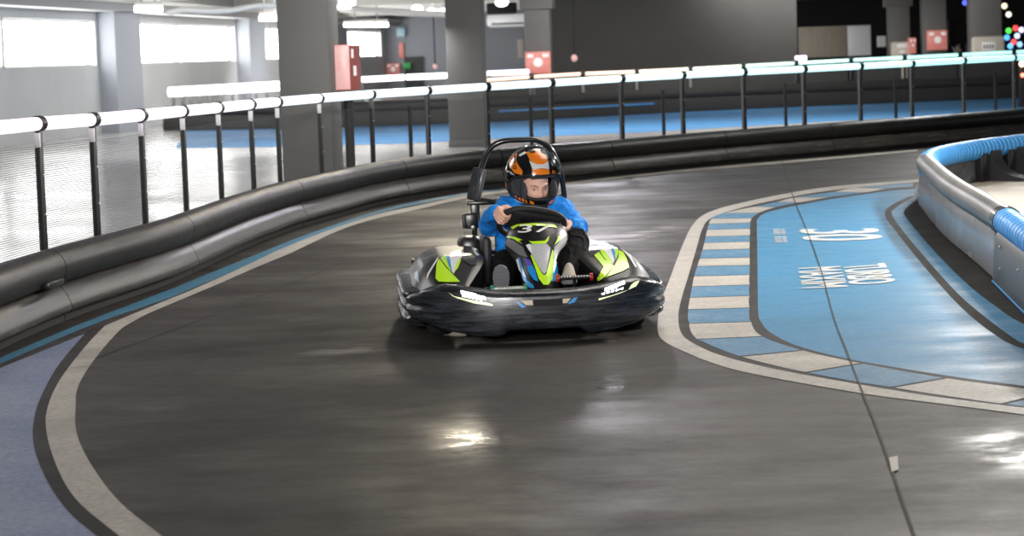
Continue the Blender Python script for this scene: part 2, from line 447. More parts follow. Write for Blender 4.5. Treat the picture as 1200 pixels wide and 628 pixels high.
l1 = catmull(PX([(144, 384.6), (169, 370.5), (200, 357), (257, 333), (300, 314), (343, 296), (400, 269.5), (447, 255), (491, 245.5), (545, 233), (600, 225), (652, 219), (740, 208), (840, 198.3), (940, 189.8), (1075, 177.5)]), 6)
fl.strip(resample(u1, 120), resample(l1, 120), .0045, 'white_paint')
t1 = catmull(PX([(-60, 445), (0, 420), (94.6, 380), (200, 339.5), (257, 316), (300, 299), (343, 281.5), (400, 261), (447, 246), (491, 236), (545, 226.5), (600, 220)]), 6)
t2 = catmull(PX([(-60, 453), (0, 427.6), (109, 381), (200, 349), (257, 325), (300, 307), (343, 289), (400, 265), (447, 249.5), (491, 239.5), (545, 229), (600, 221)]), 6)
fl.strip(resample(t1, 90), resample(t2, 90), .004, 'teal_paint')
# right: white edge line, kerb blocks, blue run-off
wo = PX([(1150, 205.5), (1071, 211.5), (982, 218.3), (923, 227), (863.7, 239.4), (829, 250), (812, 264), (799.5, 288.8), (784.7, 328), (775, 353), (771, 376), (771.5, 392), (780, 402), (802, 413), (834, 426), (883.5, 439.4), (1007, 461.6), (1100, 474), (1200, 487), (1400, 515)])
wi = PX([(1150, 208), (1071, 214), (982, 222.5), (923, 232), (868.6, 244), (834, 255.7), (823, 269), (817, 289), (807, 323), (800, 346), (795, 370), (799.5, 393), (822.6, 408.5), (849.7, 419), (890, 429.5), (939, 439.6), (1044, 458), (1110, 468), (1200, 479), (1400, 505)])
bo = PX([(1150, 209), (1071, 215), (1005, 220), (977, 225.3), (931.5, 231.8), (909.5, 237.3), (885.7, 242.3), (846, 251), (834, 257), (829.5, 267), (824.5, 289), (814, 323), (809, 348), (806, 368.7), (810, 390), (822.6, 400.5), (865.6, 418), (945, 437.6), (1044, 455), (1174.5, 474.4), (1400, 503)])
bi = PX([(1150, 213), (1071, 219), (1040, 221.5), (1014, 226), (970, 231.8), (937, 237.7), (909.5, 243.2), (890, 249.8), (881, 256.7), (879.5, 264), (878.7, 300), (877.5, 340), (878, 370), (880, 379), (892.7, 395), (942, 412), (1010, 427), (1106.5, 444), (1200, 456.6), (1400, 482)])
be = PX([(1150, 216), (1071, 222), (1040, 224.5), (979, 233), (937, 240.5), (913, 245.5), (896.7, 250), (887.8, 257), (887, 264), (887.5, 300), (888, 340), (888.7, 368.7), (892, 378), (902.5, 390), (933.7, 405.6), (996, 421.7), (1101, 439.6), (1200, 453), (1400, 478)])
wo, wi, bo, bi, be = [catmull(p, 6) for p in (wo, wi, bo, bi, be)]
blue_edge = be
inb_px = [(1130, 196), (1092, 203), (1075, 214), (1071.5, 224), (1073.7, 243.8), (1106, 278), (1168, 332), (1200, 364), (1300, 470)]
fl.flat(wo[::-1] + PX([(1130, 200)]) + PX(inb_px[2:]) + PX([(1420, 500)]), .0028, 'asphalt_dark')
fl.strip(resample(wo, 200), resample(wi, 200), .0045, 'white_paint')
fl.flat(be + PX([(1380, 445), (1300, 425), (1200, 364), (1168, 332), (1106, 278), (1073.7, 243.8), (1072, 226), (1080, 216)]), .0034, 'blue_paint')
# kerb blocks by division lines (outer, inner)
divs = [((1071, 214.8), (1071, 219)), ((1003, 220.2), (1040, 221.5)), ((977, 225.4), (1014, 226)), ((931.5, 232), (970, 231.8)), ((909.5, 237.5), (937, 237.7)),
        ((885.7, 242.5), (909.5, 243.2)), ((848, 250.4), (889, 249.8)), ((834, 257), (881, 256.2))]
ys = [263, 270, 278, 285.3, 293.7, 303.6, 313, 324.3, 336.7, 349.5, 363.8, 380]
def xo(y):
    t = [(255, 834), (267, 829.5), (289, 824.5), (323, 814), (348, 809), (368.7, 806), (390, 810)]
    for (a, b), (c, d) in zip(t, t[1:]):
        if y <= c: return b + (d - b) * (y - a) / (c - a)
    return 810
for y in ys: divs.append(((xo(y), y), (880 if y < 262 else (878.5 if y < 378 else 880.5), y - (1.5 if y < 330 else 2.2))))
divs += [((816, 398.5), (893.5, 395.3)), ((868, 418.8), (940, 411.5)), ((945, 437.4), (1010, 427)), ((1046, 455), (1108, 444.2)), ((1176, 474.4), (1233, 460.5)), ((1330, 494), (1390, 480.5))]
def sub(P, a, b):                        # the piece of polyline P between the points nearest to a and b
    ia = min(range(len(P)), key=lambda i: (P[i] - a).length); ib = min(range(len(P)), key=lambda i: (P[i] - b).length)
    mid = P[ia + 1:ib] if ib > ia else []
    return [a] + [m for m in mid if (m - a).length > .03 and (m - b).length > .03] + [b]
nblk = len(divs) - 1
first_white = True
for i in range(nblk):
    (oa, ia), (ob, ib) = divs[i], divs[i + 1]
    oa, ia, ob, ib = G(*oa), G(*ia), G(*ob), G(*ib)
    A = sub(bo, oa, ob); B = sub(bi, ia, ib)
    g = .012                              # thin dark joint between blocks
    def trim(P):
        P = [p.copy() for p in P]; d = (P[1] - P[0]); P[0] += d.normalized() * min(g, d.length * .3)
        d = (P[-2] - P[-1]); P[-1] += d.normalized() * min(g, d.length * .3); return P
    fl.strip(resample(trim(A), 9), resample(trim(B), 9), .0045, 'kerb_blue' if i % 2 == 0 else 'white_paint')
# dark lines around the inner barrier
k1 = catmull(PX([(1071, 230), (1065, 231), (1043.6, 241.7), (1037, 252.4), (1050, 271.8), (1084.4, 314.7), (1127.4, 362), (1170, 396), (1200, 410), (1330, 455)]), 6)
k2 = catmull(PX([(1071, 231.5), (1069, 232), (1050, 243.8), (1045, 251), (1058.7, 271.8), (1093, 312.6), (1131.7, 353.4), (1192, 400), (1215, 408), (1335, 447)]), 6)
fl.strip(resample(k1, 70), resample(k2, 70), .0042, 'asphalt_dark')
k3 = catmull(PX([(1072, 236), (1069.4, 237.4), (1059.5, 248), (1063, 256.7), (1093, 293), (1131.7, 332), (1170, 362), (1200, 381), (1320, 440)]), 6)
k4 = catmull(PX([(1085, 226), (1085, 230), (1080, 240), (1080, 243.8), (1106, 272), (1168, 326), (1200, 355), (1240, 392), (1330, 432)]), 6)
fl.strip(resample(k3, 70), resample(k4, 70), .0046, 'asphalt_dark')
# island floor
isl = PX([(1076, 240), (1106, 276), (1168, 330), (1230, 395), (1700, 395), (1700, 190), (1130, 197), (1092, 205), (1077, 215)])
fl.flat(isl, .006, 'beige_floor')
# far blue run-off
fb_px = [(100, 156), (205, 153), (327, 151.5), (400, 148.5), (480, 147.6), (525, 145.5), (640, 140), (720, 136), (806, 131), (900, 127), (1000, 122.5), (1190, 115), (1400, 106)]
FB = smooth(resample(catmull(PX(fb_px), 6), 60), 12)
fbl = resample(catmull(PX([(205, 174), (327, 172), (480, 168), (560, 164), (640, 160), (760, 155), (800, 152.5), (1000, 141), (1300, 124)]), 6), 60)
FBs = resample([p for p in FB if p.x > -7.1], 60); FB = [p for p in FB if p.x > -7.4]
fl.strip([p + Vector((0, .6)) for p in FBs], fbl, .003, 'far_blue')
# floor joint and tape
jp = catmull(PX([(916, 186), (918, 195), (930.4, 234), (942.7, 264), (960, 311), (977, 372.7), (992, 412), (1007, 451.7), (1026.7, 500), (1050, 566), (1071, 628), (1100, 715)]), 5)
jn = normals(jp)
fl.strip(offp(jp, jn, -.0035), offp(jp, jn, .0035), .0075, 'seam')
for q in ([(1041.7, 538.8), (1052, 536.7), (1053, 553), (1045, 555.5)],): fl.flat(PX(q), .0079, 'tape')
jp = catmull(PX([(113, 420), (190, 392), (260, 366), (330, 338), (420, 302)]), 5); jn = normals(jp)
fl.strip(offp(jp, jn, -.004), offp(jp, jn, .004), .006, 'seam')
# lettering on the blue floor
def text_mesh(txt, bold=0.):
    cu = bpy.data.curves.new('t', 'FONT'); cu.body = txt; cu.offset = bold; cu.resolution_u = 6
    o = bpy.data.objects.new('t', cu); COL.objects.link(o)
    dg = bpy.context.evaluated_depsgraph_get(); me = bpy.data.meshes.new_from_object(o.evaluated_get(dg))
    vs = [v.co.copy() for v in me.vertices]; fs = [tuple(p.vertices) for p in me.polygons]
    bpy.data.objects.remove(o); bpy.data.curves.remove(cu); bpy.data.meshes.remove(me)
    x0 = min(v.x for v in vs); x1 = max(v.x for v in vs); y0 = min(v.y for v in vs); y1 = max(v.y for v in vs)
    return [((v.x - x0) / (x1 - x0), (v.y - y0) / (y1 - y0)) for v in vs], fs
def floor_text(txt, b0, b1, t0, t1, bold):
    uv, fs = text_mesh(txt)
    b0, b1, t0, t1 = G(*b0), G(*b1), G(*t0), G(*t1)
    for q, (du, dv) in enumerate(((0, 0), (1, 0), (-1, 0), (0, 1), (0, -1), (.8, .8), (-.8, .8), (.8, -.8), (-.8, -.8))):
        vs = []
        for u, v in uv:
            u = u * (1 - 2 * bold) + bold + du * bold; v = v * .95 + .025 + dv * .025
            p = b0.lerp(b1, u).lerp(t0.lerp(t1, u), v); vs.append((p.x, p.y, .0062 + q * .00012))
        fl.add(vs, fs, 'letter')
floor_text('TURBO', (987.4, 312.6), (995, 335.5), (1037, 309), (1051, 332), .016)
floor_text('MAXIM', (935, 315.3), (940.5, 339.5), (985, 312.8), (994, 337.2), .011)
floor_text('30', (936, 269.5), (941, 284), (1029, 268.3), (1036.5, 281.8), .03)
for i in range(9):                       # tiny illegible caption: two lines of bars
    for (a0, a1) in ((0., .58), (.66, 1.)):
        if i in (4,): continue
        u0, u1 = i / 9 + .012, (i + .62) / 9
        b0, b1, t0, t1 = G(906, 269.5), G(908.5, 285.8), G(919.5, 269), G(923, 285.2)
        q = [b0.lerp(b1, u).lerp(t0.lerp(t1, u), v) for u, v in ((u0, a0), (u1, a0), (u1, a1), (u0, a1))]
        fl.flat(q, .0068, 'letter')
fo = structure(fl, 'floor')
fo.data.polygons.foreach_set('use_smooth', [False] * len(fo.data.polygons))

# ------------------------------------------------------------------ outer black barrier, in modules
def profile_roll(c=(-.085, .295), r=.105, n=16):
    out = []
    for i in range(n + 1):
        a = math.radians(-75 + 255 * i / n)
        out.append((c[0] + r * math.cos(a), c[1] + r * math.sin(a)))
    return out[::-1]
def sweep(mb, P, N, prof, k, closed=False, endcap=True):
    rows = [[(p.x + n.x * t, p.y + n.y * t, z) for t, z in prof] for p, n in zip(P, N)]
    b = len(mb.v)
    mb.grid(rows, k, cu=closed)
    if endcap:
        m = len(prof); i = mb.mi(k)
        mb.f.append(tuple(b + j for j in range(m))); mb.m.append(i)
        mb.f.append(tuple(b + (len(rows) - 1) * m + j for j in reversed(range(m)))); mb.m.append(i)
ROLL_P = profile_roll()
SKIRT_P = [(-.10, .20), (-.03, .20), (-.012, .192), (.018, .145), (.04, .095), (.045, .07), (.035, .05), (.01, .042), (-.10, .042)]
TOE_P = [(-.05, .06), (-.005, .055), (.0, 0.), (-.05, 0.)]
def near_idx(px):
    g = G(*px); return min(range(len(PATH)), key=lambda i: (PATH[i] - g).length)
cuts = [0] + [near_idx(p) for p in [(76, 375), (230, 320), (352, 266), (470, 234), (590, 218), (715, 206.5), (850, 193), (985, 182), (1108, 170)]] + [len(PATH) - 1]
bl_lab = ['black barrier module at the left edge of the photo with a small joint clip', 'black barrier module right of the clipped joint, scuffed skirt, foreground left',
          'black barrier module below the big grey column on the left, with streaked skirt', 'black barrier module with blue scuff marks, right of the grey column',
          'black barrier module just left of the kart driver, behind the roll bar', 'black barrier module directly behind the orange helmet',
          'black barrier module right of the helmet, on the far side of the bend', 'black barrier module beyond the blue kerb tip, middle of the right half',
          'black barrier module left of the blue tube bend, with pale scuffs', 'black barrier module at the right edge behind the blue tube']
for i, (a, b) in enumerate(zip(cuts, cuts[1:])):
    P = PATH[a:b + 1]; N = PN[a:b + 1]
    # tiny gap at the joint
    d0 = (P[1] - P[0]).normalized() * .006; d1 = (P[-2] - P[-1]).normalized() * .006
    P = [P[0] + d0] + P[1:-1] + [P[-1] + d1]
    mid = P[len(P) // 2]
    t = empty('track_barrier', (mid.x, mid.y, 0), 0, bl_lab[i], 'barrier', 'black barrier modules along the outer bend')
    loc = [p - mid for p in P]
    for nm, pr, k in (('top_roll', ROLL_P, 'roll_black'), ('skirt_panel', SKIRT_P, 'skirt_black'), ('toe_strip', TOE_P, 'toe_black')):
        m = MB(); sweep(m, loc, N, pr, k, closed=(nm != 'x')); m.build(nm, t, angle=50, fix=True)
    if i == 0:
        m = MB(); p = loc[-3]; n = N[-3]; tv = (loc[-1] - loc[-6]).normalized(); R = Matrix(((tv.x, n.x, 0), (tv.y, n.y, 0), (0, 0, 1)))
        m.box((p.x + n.x * .02, p.y + n.y * .02, .235), (.26, .05, .035), 'black_plastic', R, .006); m.build('joint_clip', t)

# ------------------------------------------------------------------ glowing guard rail behind the barrier
RP = offp(PATH, PN, -.34)
posts_px = [-40, 43, 112, 166, 215, 258, 292, 327, 373, 435, 503.5, 571, 641.6, 726, 802, 874, 942, 1008, 1069, 1129, 1188, 1247]
zr_px = [152, 145.6, 140, 134.7, 130.7, 126, 123, 119, 114.7, 111, 106, 102, 97, 92, 87.5, 84.2, 81, 77.7, 74, 71, 67.5, 64]
def proj(p):
    q = RC.transposed() @ (Vector(p) - Vector((0, 0, HC)))
    return CX + F * q.x / -q.z, CY - F * q.y / -q.z
def rail_at(px, py):
    best = min(range(1, len(RP)), key=lambda i: abs(proj((RP[i].x, RP[i].y, 1.05))[0] - px))
    p = RP[best]; d = ray(px, py); z = HC + d.z * p.y / d.y
    return p, PN[best], z
POST = [rail_at(a, b) for a, b in zip(posts_px, zr_px)]
zs = [p[2] for p in POST]
zs = [sum(zs[max(0, i - 1):i + 2]) / len(zs[max(0, i - 1):i + 2]) for i in range(len(zs))]
RAILZ = zs
led_cols = [(1, .78, 1), (1, .80, 1), (1, .82, 1), (.96, .85, 1), (.93, .87, 1), (.9, .9, 1), (.84, .9, 1), (.78, .9, 1), (.72, .9, 1), (.68, .9, 1), (.68, .92, 1),
            (.66, .93, 1), (.62, .94, 1), (.6, .95, 1), (.56, .96, 1), (.52, .96, 1), (.5, .97, 1), (.46, .98, 1), (.42, .98, 1), (.4, .98, 1), (.36, .97, 1)]
ordn = ['first', 'second', 'third', 'fourth', 'fifth', 'sixth', 'seventh', 'eighth', 'ninth', 'tenth', 'eleventh', 'twelfth', 'thirteenth', 'fourteenth',
        'fifteenth', 'sixteenth', 'seventeenth', 'eighteenth', 'nineteenth', 'twentieth', 'twenty-first']
for i, (p, n, _) in enumerate(POST):
    z = RAILZ[i]
    if i > 20 or i == 0: continue
    t = empty('rail_post', (p.x, p.y, 0), math.atan2(n.y, n.x) + PI / 2,
              'black upright post with ring clamp, %s from the left along the glowing rail' % ordn[i - 1], 'post', 'black posts of the glowing guard rail')
    m = MB(); m.box((0, 0, (z - .03) / 2), (.045, .03, z - .03), 'post_black', None, .004); m.build('upright', t)
    m = MB(); m.box((-.030, .0, z - .44), (.013, .03, .60), 'post_alu' if i > 9 else 'black_matte', None, .003); m.build('side_rail', t)
    m = MB(); m.tube([(-.033, 0, z), (.033, 0, z)], .047, 'post_black', 20); m.build('clamp', t)
    m = MB(); m.box((-.032, -.004, z - .095), (.019, .034, .085), 'decal_white' if i < 9 else 'post_alu', None, .003); m.build('end_cap', t)
    for zb in (.78, .55): m = MB(); m.box((0, -.018, zb), (.012, .01, .012), 'bolt', None, .002); m.build('bolt', t)
for i in range(len(POST) - 1):
    a, b = POST[i], POST[i + 1]
    A = Vector((a[0].x, a[0].y, RAILZ[i])); B = Vector((b[0].x, b[0].y, RAILZ[i + 1])); d = (B - A).normalized()
    k = 'led%d' % i; led_mat(k, led_cols[i], 1.12 if i < 5 else 1.38)
    m = MB(); m.tube([A + d * .034, B - d * .034], .04, k, 16)
    where = ('cut by the left photo edge' if i == 0 else 'cut by the right photo edge' if i == 20 else 'between %s and %s posts from left' % (ordn[i - 1], ordn[i]))
    hue = 'pinkish white' if i < 4 else ('bluish white' if i < 11 else 'cyan white')
    tag(m.build('led_tube'), '%s rail tube %s' % (hue, where), 'light tube', 'glowing tubes on the guard rail')
    if i < 12:
        m = MB(); q = [A + d * .05, B - d * .05]
        m.add([(q[0].x, q[0].y, .33), (q[1].x, q[1].y, .33), (q[1].x, q[1].y, RAILZ[i + 1] - .12), (q[0].x, q[0].y, RAILZ[i] - .12)], [(0, 1, 2, 3)], 'net')
        tag(m.build('safety_mesh'), 'striped mesh screen under the rail tube ' + where, 'screen', 'mesh screens under the guard rail')
# thin net poles a little further back
for j, (px, py) in enumerate([(411, 187), (482, 182), (623, 163), (778, 153), (921, 143), (1050, 136), (1167, 128)]):
    g = G(px, py)
    near = min(range(len(RP)), key=lambda i: abs(proj((RP[i].x, RP[i].y, 0))[0] - px))
    q = RP[near] - PN[near] * (2.2 if j else 1.2)
    d = ray(px, py); Yq = q.y; X = d.x * Yq / d.y
    m = MB(); h = 1.0 if j == 0 else .88
    m.tube([(X, Yq, 0), (X, Yq, h)], .022 if j else .045, 'black_matte', 10)
    m.tube([(X, Yq, 0), (X, Yq, .015)], .08, 'black_matte', 14)
    tag(m.build('net_pole'), 'thin black pole standing on the floor behind the rail, %s from the left' % ordn[j], 'pole', 'thin black poles behind the rail')

# ------------------------------------------------------------------ building: rotated by A
BD = Vector((.11, .994)).normalized(); BNr = Vector((BD.y, -BD.x))           # along the window wall, into the room
BA = math.atan2(BD.y, BD.x)
WO = Vector((-9.3, 37.))
def Wp(s, off, z): p = WO + BD * s + BNr * off; return Vector((p.x, p.y, z))
RB = Matrix.Rotation(BA - PI / 2, 3, 'Z')                                   # local x across the room, local y along the wall
def wbox(mb, s0, s1, o0, o1, z0, z1, k):
    vs = [Wp(s, o, z) for z in (z0, z1) for o in (o0, o1) for s in (s0, s1)]
    mb.add(vs, [(0, 2, 3, 1), (4, 5, 7, 6), (0, 1, 5, 4), (2, 6, 7, 3), (0, 4, 6, 2), (1, 3, 7, 5)], k)
S0, S1 = -8., 42.1
ZB, ZT = 1.43, 2.36
m = MB()
wbox(m, S0, S1, -.3, 0, 0, ZB, 'wall_grey')
wbox(m, S0, S1, -.3, 0, ZT, 4., 'wall_grey')
wins = [(-6., 6.15), (9.0, 18.3), (21.0, 30.5), (33.6, 41.2)]
prev = S0
for a, b in wins:
    wbox(m, prev, a, -.3, 0, ZB, ZT, 'wall_grey'); prev = b
wbox(m, prev, S1, -.3, 0, ZB, ZT, 'wall_grey')
structure(m, 'wall_left', angle=20)
for i, (a, b) in enumerate(wins):
    t = empty('window_%d' % (i + 1), Wp((a + b) / 2, -.2, ZB)); t['kind'] = 'structure'
    inv = Matrix.Translation(-t.location)
    def wb(nm, parts):
        q = MB()
        for p in parts: wbox(q, *p)
        q.v = [v - t.location for v in q.v]; q.build(nm, t, angle=20)
    wb('pane', [(a, b, -.26, -.24, ZB, ZT, 'window_glow')])
    fr = [(a, b, -.22, -.12, ZB, ZB + .04, 'beam_white'), (a, b, -.22, -.12, ZT - .04, ZT, 'beam_white')]
    step = (b - a) / (2 if i else 2)
    mull = {0: [.95], 1: [12.9], 2: [23.], 3: [35.]}[i]
    for s in mull: fr.append((s - .06, s + .06, -.22, -.1, ZB, ZT, 'beam_grey' if i == 0 else 'beam_white'))
    wb('frame', fr)
m = MB()
for s in (6.3, 18.4, 30.6): wbox(m, s, s + 1.9, 0, .38, 0, 2.75, 'wall_blue_grey')
structure(m, 'trim_1', angle=20)                                              # wall pilasters
m = MB()
wbox(m, S0, S1, 0, .55, 2.55, 2.72, 'beam_grey'); wbox(m, S0, S1, .0, .7, 2.72, 2.8, 'beam_white')
for s in (6.2, 18.3, 30.5):
    wbox(m, s, s + 1.2, 0, 16, 2.78, 3.25, 'beam_white')
structure(m, 'trim_2', angle=20)                                              # ceiling beams
m = MB(); m.add([(-34, -6, 3.6), (34, -6, 3.6), (34, 95, 3.6), (-34, 95, 3.6)], [(0, 3, 2, 1)], 'beam_grey')
structure(m, 'ceiling', angle=20)
# back walls
m = MB()
a = D(380, 60, 80.); b = D(640, 60, 77.)
m.prism([(a.x, 79.), (b.x, 79.), (b.x, 79.3), (a.x, 79.3)], 0, 4, 'wall_blue_grey')
structure(m, 'wall_back', angle=20)
m = MB()
a = D(646, 60, 50.); b = D(934.5, 60, 51.5)
m.prism([(a.x, a.y), (b.x, b.y), (b.x, b.y + .3), (a.x, a.y + .3)], 0, 3.6, 'wall_dark')
structure(m, 'wall_middle', angle=20)
m = MB(); a = D(925, 60, 66.); b = D(1330, 60, 66.)
m.prism([(a.x, a.y), (b.x, b.y), (b.x, b.y + .3), (a.x, a.y + .3)], 0, 3.6, 'dark_hall_black')
m.prism([(a.x, 52), (b.x + 6, 52), (b.x + 6, a.y), (a.x, a.y)], 2.75, 3.55, 'dark_hall_black')  # near-black wall and soffit colour stands in for the darkness of the hall
structure(m, 'wall_right', angle=20)
m = MB(); d = [D(475, 88, 79.3), D(496, 66, 79.3)]
m.prism([(d[0].x, 78.9), (d[1].x, 78.9), (d[1].x, 79.), (d[0].x, 79.)], 0, d[1].z, 'door_dark')
structure(m, 'door_1', angle=20)

def place_box(mb, x0, y0, x1, y1, Y, dep, k, bev=0., base=None):
    a = D(x0, y1, Y); b = D(x1, y0, Y)
    z0 = a.z if base is None else base
    mb.box(((a.x + b.x) / 2, Y + dep / 2, (z0 + b.z) / 2), (b.x - a.x, dep, b.z - z0), k, None, bev)
# grey columns
def column(px0, px1, Y, w, cap, label, dep=None):
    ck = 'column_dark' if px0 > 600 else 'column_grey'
    a = D(px0, 60, Y); b = D(px1, 60, Y); cx = (a.x + b.x) / 2; w = b.x - a.x
    t = empty('concrete_column', (cx, Y + w / 2, 0), BA - PI / 2, label, 'column', 'square grey columns')
    m = MB(); m.box((0, 0, 1.8), (w, dep or w, 3.58), ck, None, .012); m.build('shaft', t, angle=30)
    m = MB(); m.box((0, 0, .05), (w + .03, (dep or w) + .03, .1), ck, None, .01); m.build('base', t, angle=30)
    if cap:
        m = MB(); z = D(px0, cap, Y).z; m.box((0, 0, (z + 3.59) / 2), (w * 1.3, w * 1.3, 3.59 - z), ck, None, .02); m.build('capital', t, angle=30)
    return t
column(328.5, 389.5, 20.45, .54, None, 'largest grey square column, left of centre, behind the left barrier')
column(525, 567, 31.05, .54, None, 'grey square column just left of the helmet, standing on the pale floor')
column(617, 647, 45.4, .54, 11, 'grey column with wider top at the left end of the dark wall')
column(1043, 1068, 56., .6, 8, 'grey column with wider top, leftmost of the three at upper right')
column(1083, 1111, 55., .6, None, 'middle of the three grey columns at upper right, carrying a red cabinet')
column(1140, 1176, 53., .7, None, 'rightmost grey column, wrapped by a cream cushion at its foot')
# fire cabinets
def cabinet(x0, y0, x1, y1, Y, dep, label, side=False, cat='cabinet'):
    a = D(x0, y1, Y); b = D(x1, y0, Y); w = b.x - a.x; h = b.z - a.z
    t = empty('fire_cabinet', ((a.x + b.x) / 2, Y, a.z), 0, label, cat)
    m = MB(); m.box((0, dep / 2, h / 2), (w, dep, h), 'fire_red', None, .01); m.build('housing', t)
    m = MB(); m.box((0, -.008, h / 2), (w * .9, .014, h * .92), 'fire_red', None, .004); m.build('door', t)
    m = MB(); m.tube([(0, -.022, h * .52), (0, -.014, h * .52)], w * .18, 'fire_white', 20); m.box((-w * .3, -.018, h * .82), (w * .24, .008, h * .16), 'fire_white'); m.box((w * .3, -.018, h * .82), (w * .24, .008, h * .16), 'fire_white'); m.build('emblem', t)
    return t
# cabinet on the big column: pale front, dark side with labels
a = D(393.5, 106, 20.7); b = D(409, 52, 20.7)
t = empty('fire_cabinet', ((a.x + b.x) / 2, 20.7, a.z), 0, 'tall red fire cabinet on the right side of the largest column', 'cabinet')
h = b.z - a.z; w = b.x - a.x
m = MB(); m.box((0, .12, h / 2), (w, .24, h), 'fire_red', None, .006); m.build('housing', t)
m = MB(); m.box((0, -.004, h / 2), (w * .96, .01, h * .97), 'fire_pink' if 'fire_pink' in M else 'fire_white', None, .003)
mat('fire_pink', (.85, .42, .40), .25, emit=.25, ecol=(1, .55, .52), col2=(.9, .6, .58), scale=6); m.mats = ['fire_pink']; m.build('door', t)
m = MB(); m.prism([(w / 2 + .002, -.0), (w / 2 + .06, .5), (w / 2 + .075, .5), (w / 2 + .075, .0)], 0, h * .98, 'fire_red_dark')
m.box((w / 2 + .05, -.006, h * .42), (.03, .01, h * .22), 'fire_white'); m.box((w / 2 + .03, -.006, h * .8), (.025, .01, h * .2), 'fire_white'); m.build('side_panel', t)
cabinet(616, 60, 645, 87, 45.15, .22, 'square red fire cabinet on the column behind the driver, above the rail')
cabinet(1087.5, 35, 1110, 59, 54.5, .2, 'square red fire cabinet with white symbols on a column at upper right')
cabinet(1066.5, 44, 1073.5, 63, 55.2, .3, 'narrow red cabinet seen edge on, between two columns at upper right')
cabinet(453, 74, 468, 89, 78.7, .3, 'small red cabinet with white symbols near the last window, far left')

# far wall fittings
def thing_box(name, label, cat, x0, y0, x1, y1, Y, dep, k, bev=.01):
    m = MB(); place_box(m, x0, y0, x1, y1, Y, dep, k, bev); return tag(m.build(name), label, cat)
thing_box('wood_panel', 'beige ribbed panel on the dark back wall at upper right', 'panel', 937, 30, 993, 68, 62, .15, 'panel_wood')
t = empty('whiteboard', D(1007, 66, 60), 0, 'pale rectangular board beside the beige ribbed panel, upper right', 'board')
a = D(993, 66, 60); b = D(1021, 28, 60); w = b.x - a.x; h = b.z - a.z
m = MB(); m.box((0, 0, h / 2), (w, .06, h), 'post_alu', None, .01); m.build('frame', t)
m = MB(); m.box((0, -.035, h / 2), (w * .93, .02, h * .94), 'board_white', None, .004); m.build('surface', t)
thing_box('wall_box', 'small white box on the dark wall right of the pale board', 'box', 1029, 42, 1038, 55, 64, .15, 'paper')
thing_box('exit_sign', 'small green lit sign beside the dark far door', 'sign', 473, 73, 481, 81, 78.7, .2, 'green_sign')
# cream cushions at the column feet
t = empty('column_cushion', D(1158, 66, 52.6), 0, 'cream padded wrap with white notice around the rightmost column', 'cushion')
a = D(1141, 68, 52.6); b = D(1178, 43, 52.6); w = b.x - a.x; h = b.z - a.z
m = MB(); m.box((0, .0, h / 2 - .3), (w, .3, h + .6), 'cream', None, .08); m.build('padding', t)
m = MB(); m.box((-.02, -.158, h * .5), (w * .42, .012, h * .42), 'paper', None, .003)
for r in range(4): m.box((-.02 - w * .14 + r * w * .09, -.166, h * .48), (w * .05, .006, h * .2), 'column_grey')
m.build('notice', t)
t = empty('column_cushion', D(1056, 66, 55.5), 0, 'cream pad with pale cup shapes at the foot of the left upper-right column', 'cushion')
a = D(1044, 68, 55.5); b = D(1067, 50, 55.5); w = b.x - a.x; h = b.z - a.z
m = MB(); m.box((0, 0, h / 2 - .3), (w, .3, h + .6), 'cream', None, .06); m.build('padding', t)
m = MB(); m.ell((0, -.17, h * .72), (w * .28, .03, h * .16), 'paper'); m.ell((0, -.17, h * .3), (w * .16, .03, h * .12), 'paper'); m.build('notice', t)
# dark hanging thing with plant-like bristles
m = MB(); a = D(1111, 52, 57); b = D(1137, 22, 57); m.box(((a.x + b.x) / 2, 57, (a.z + b.z) / 2), (b.x - a.x, .4, b.z - a.z), 'dark_hall_black', None, .03)
tag(m.build('wall_screen'), 'black screen between the two right columns at upper right', 'screen')
t = empty('dried_plant', D(1122, 66, 56), 0, 'beige dried plant below the black screen at upper right', 'plant')
m = MB()
for q in range(16):
    an = random.uniform(-.5, .5); L = random.uniform(.2, .42); m.tube([(0, 0, -.1), (math.sin(an) * L * .5, random.uniform(-.05, .05), L * .5), (math.sin(an) * L, random.uniform(-.1, .1), L * .8)], [.03, .025, .008], 'cream', 6)
m.build('stems', t)
m = MB(); m.tube([(0, 0, -.5), (0, 0, -.08)], [.10, .14], 'black_matte', 14); m.build('pot', t)
thing_box('banner', 'lilac upright banner left of the rightmost column', 'banner', 1132, 41, 1139, 64, 58, .05, 'kart_purple')
M['kart_purple_b'] = M['kart_purple']
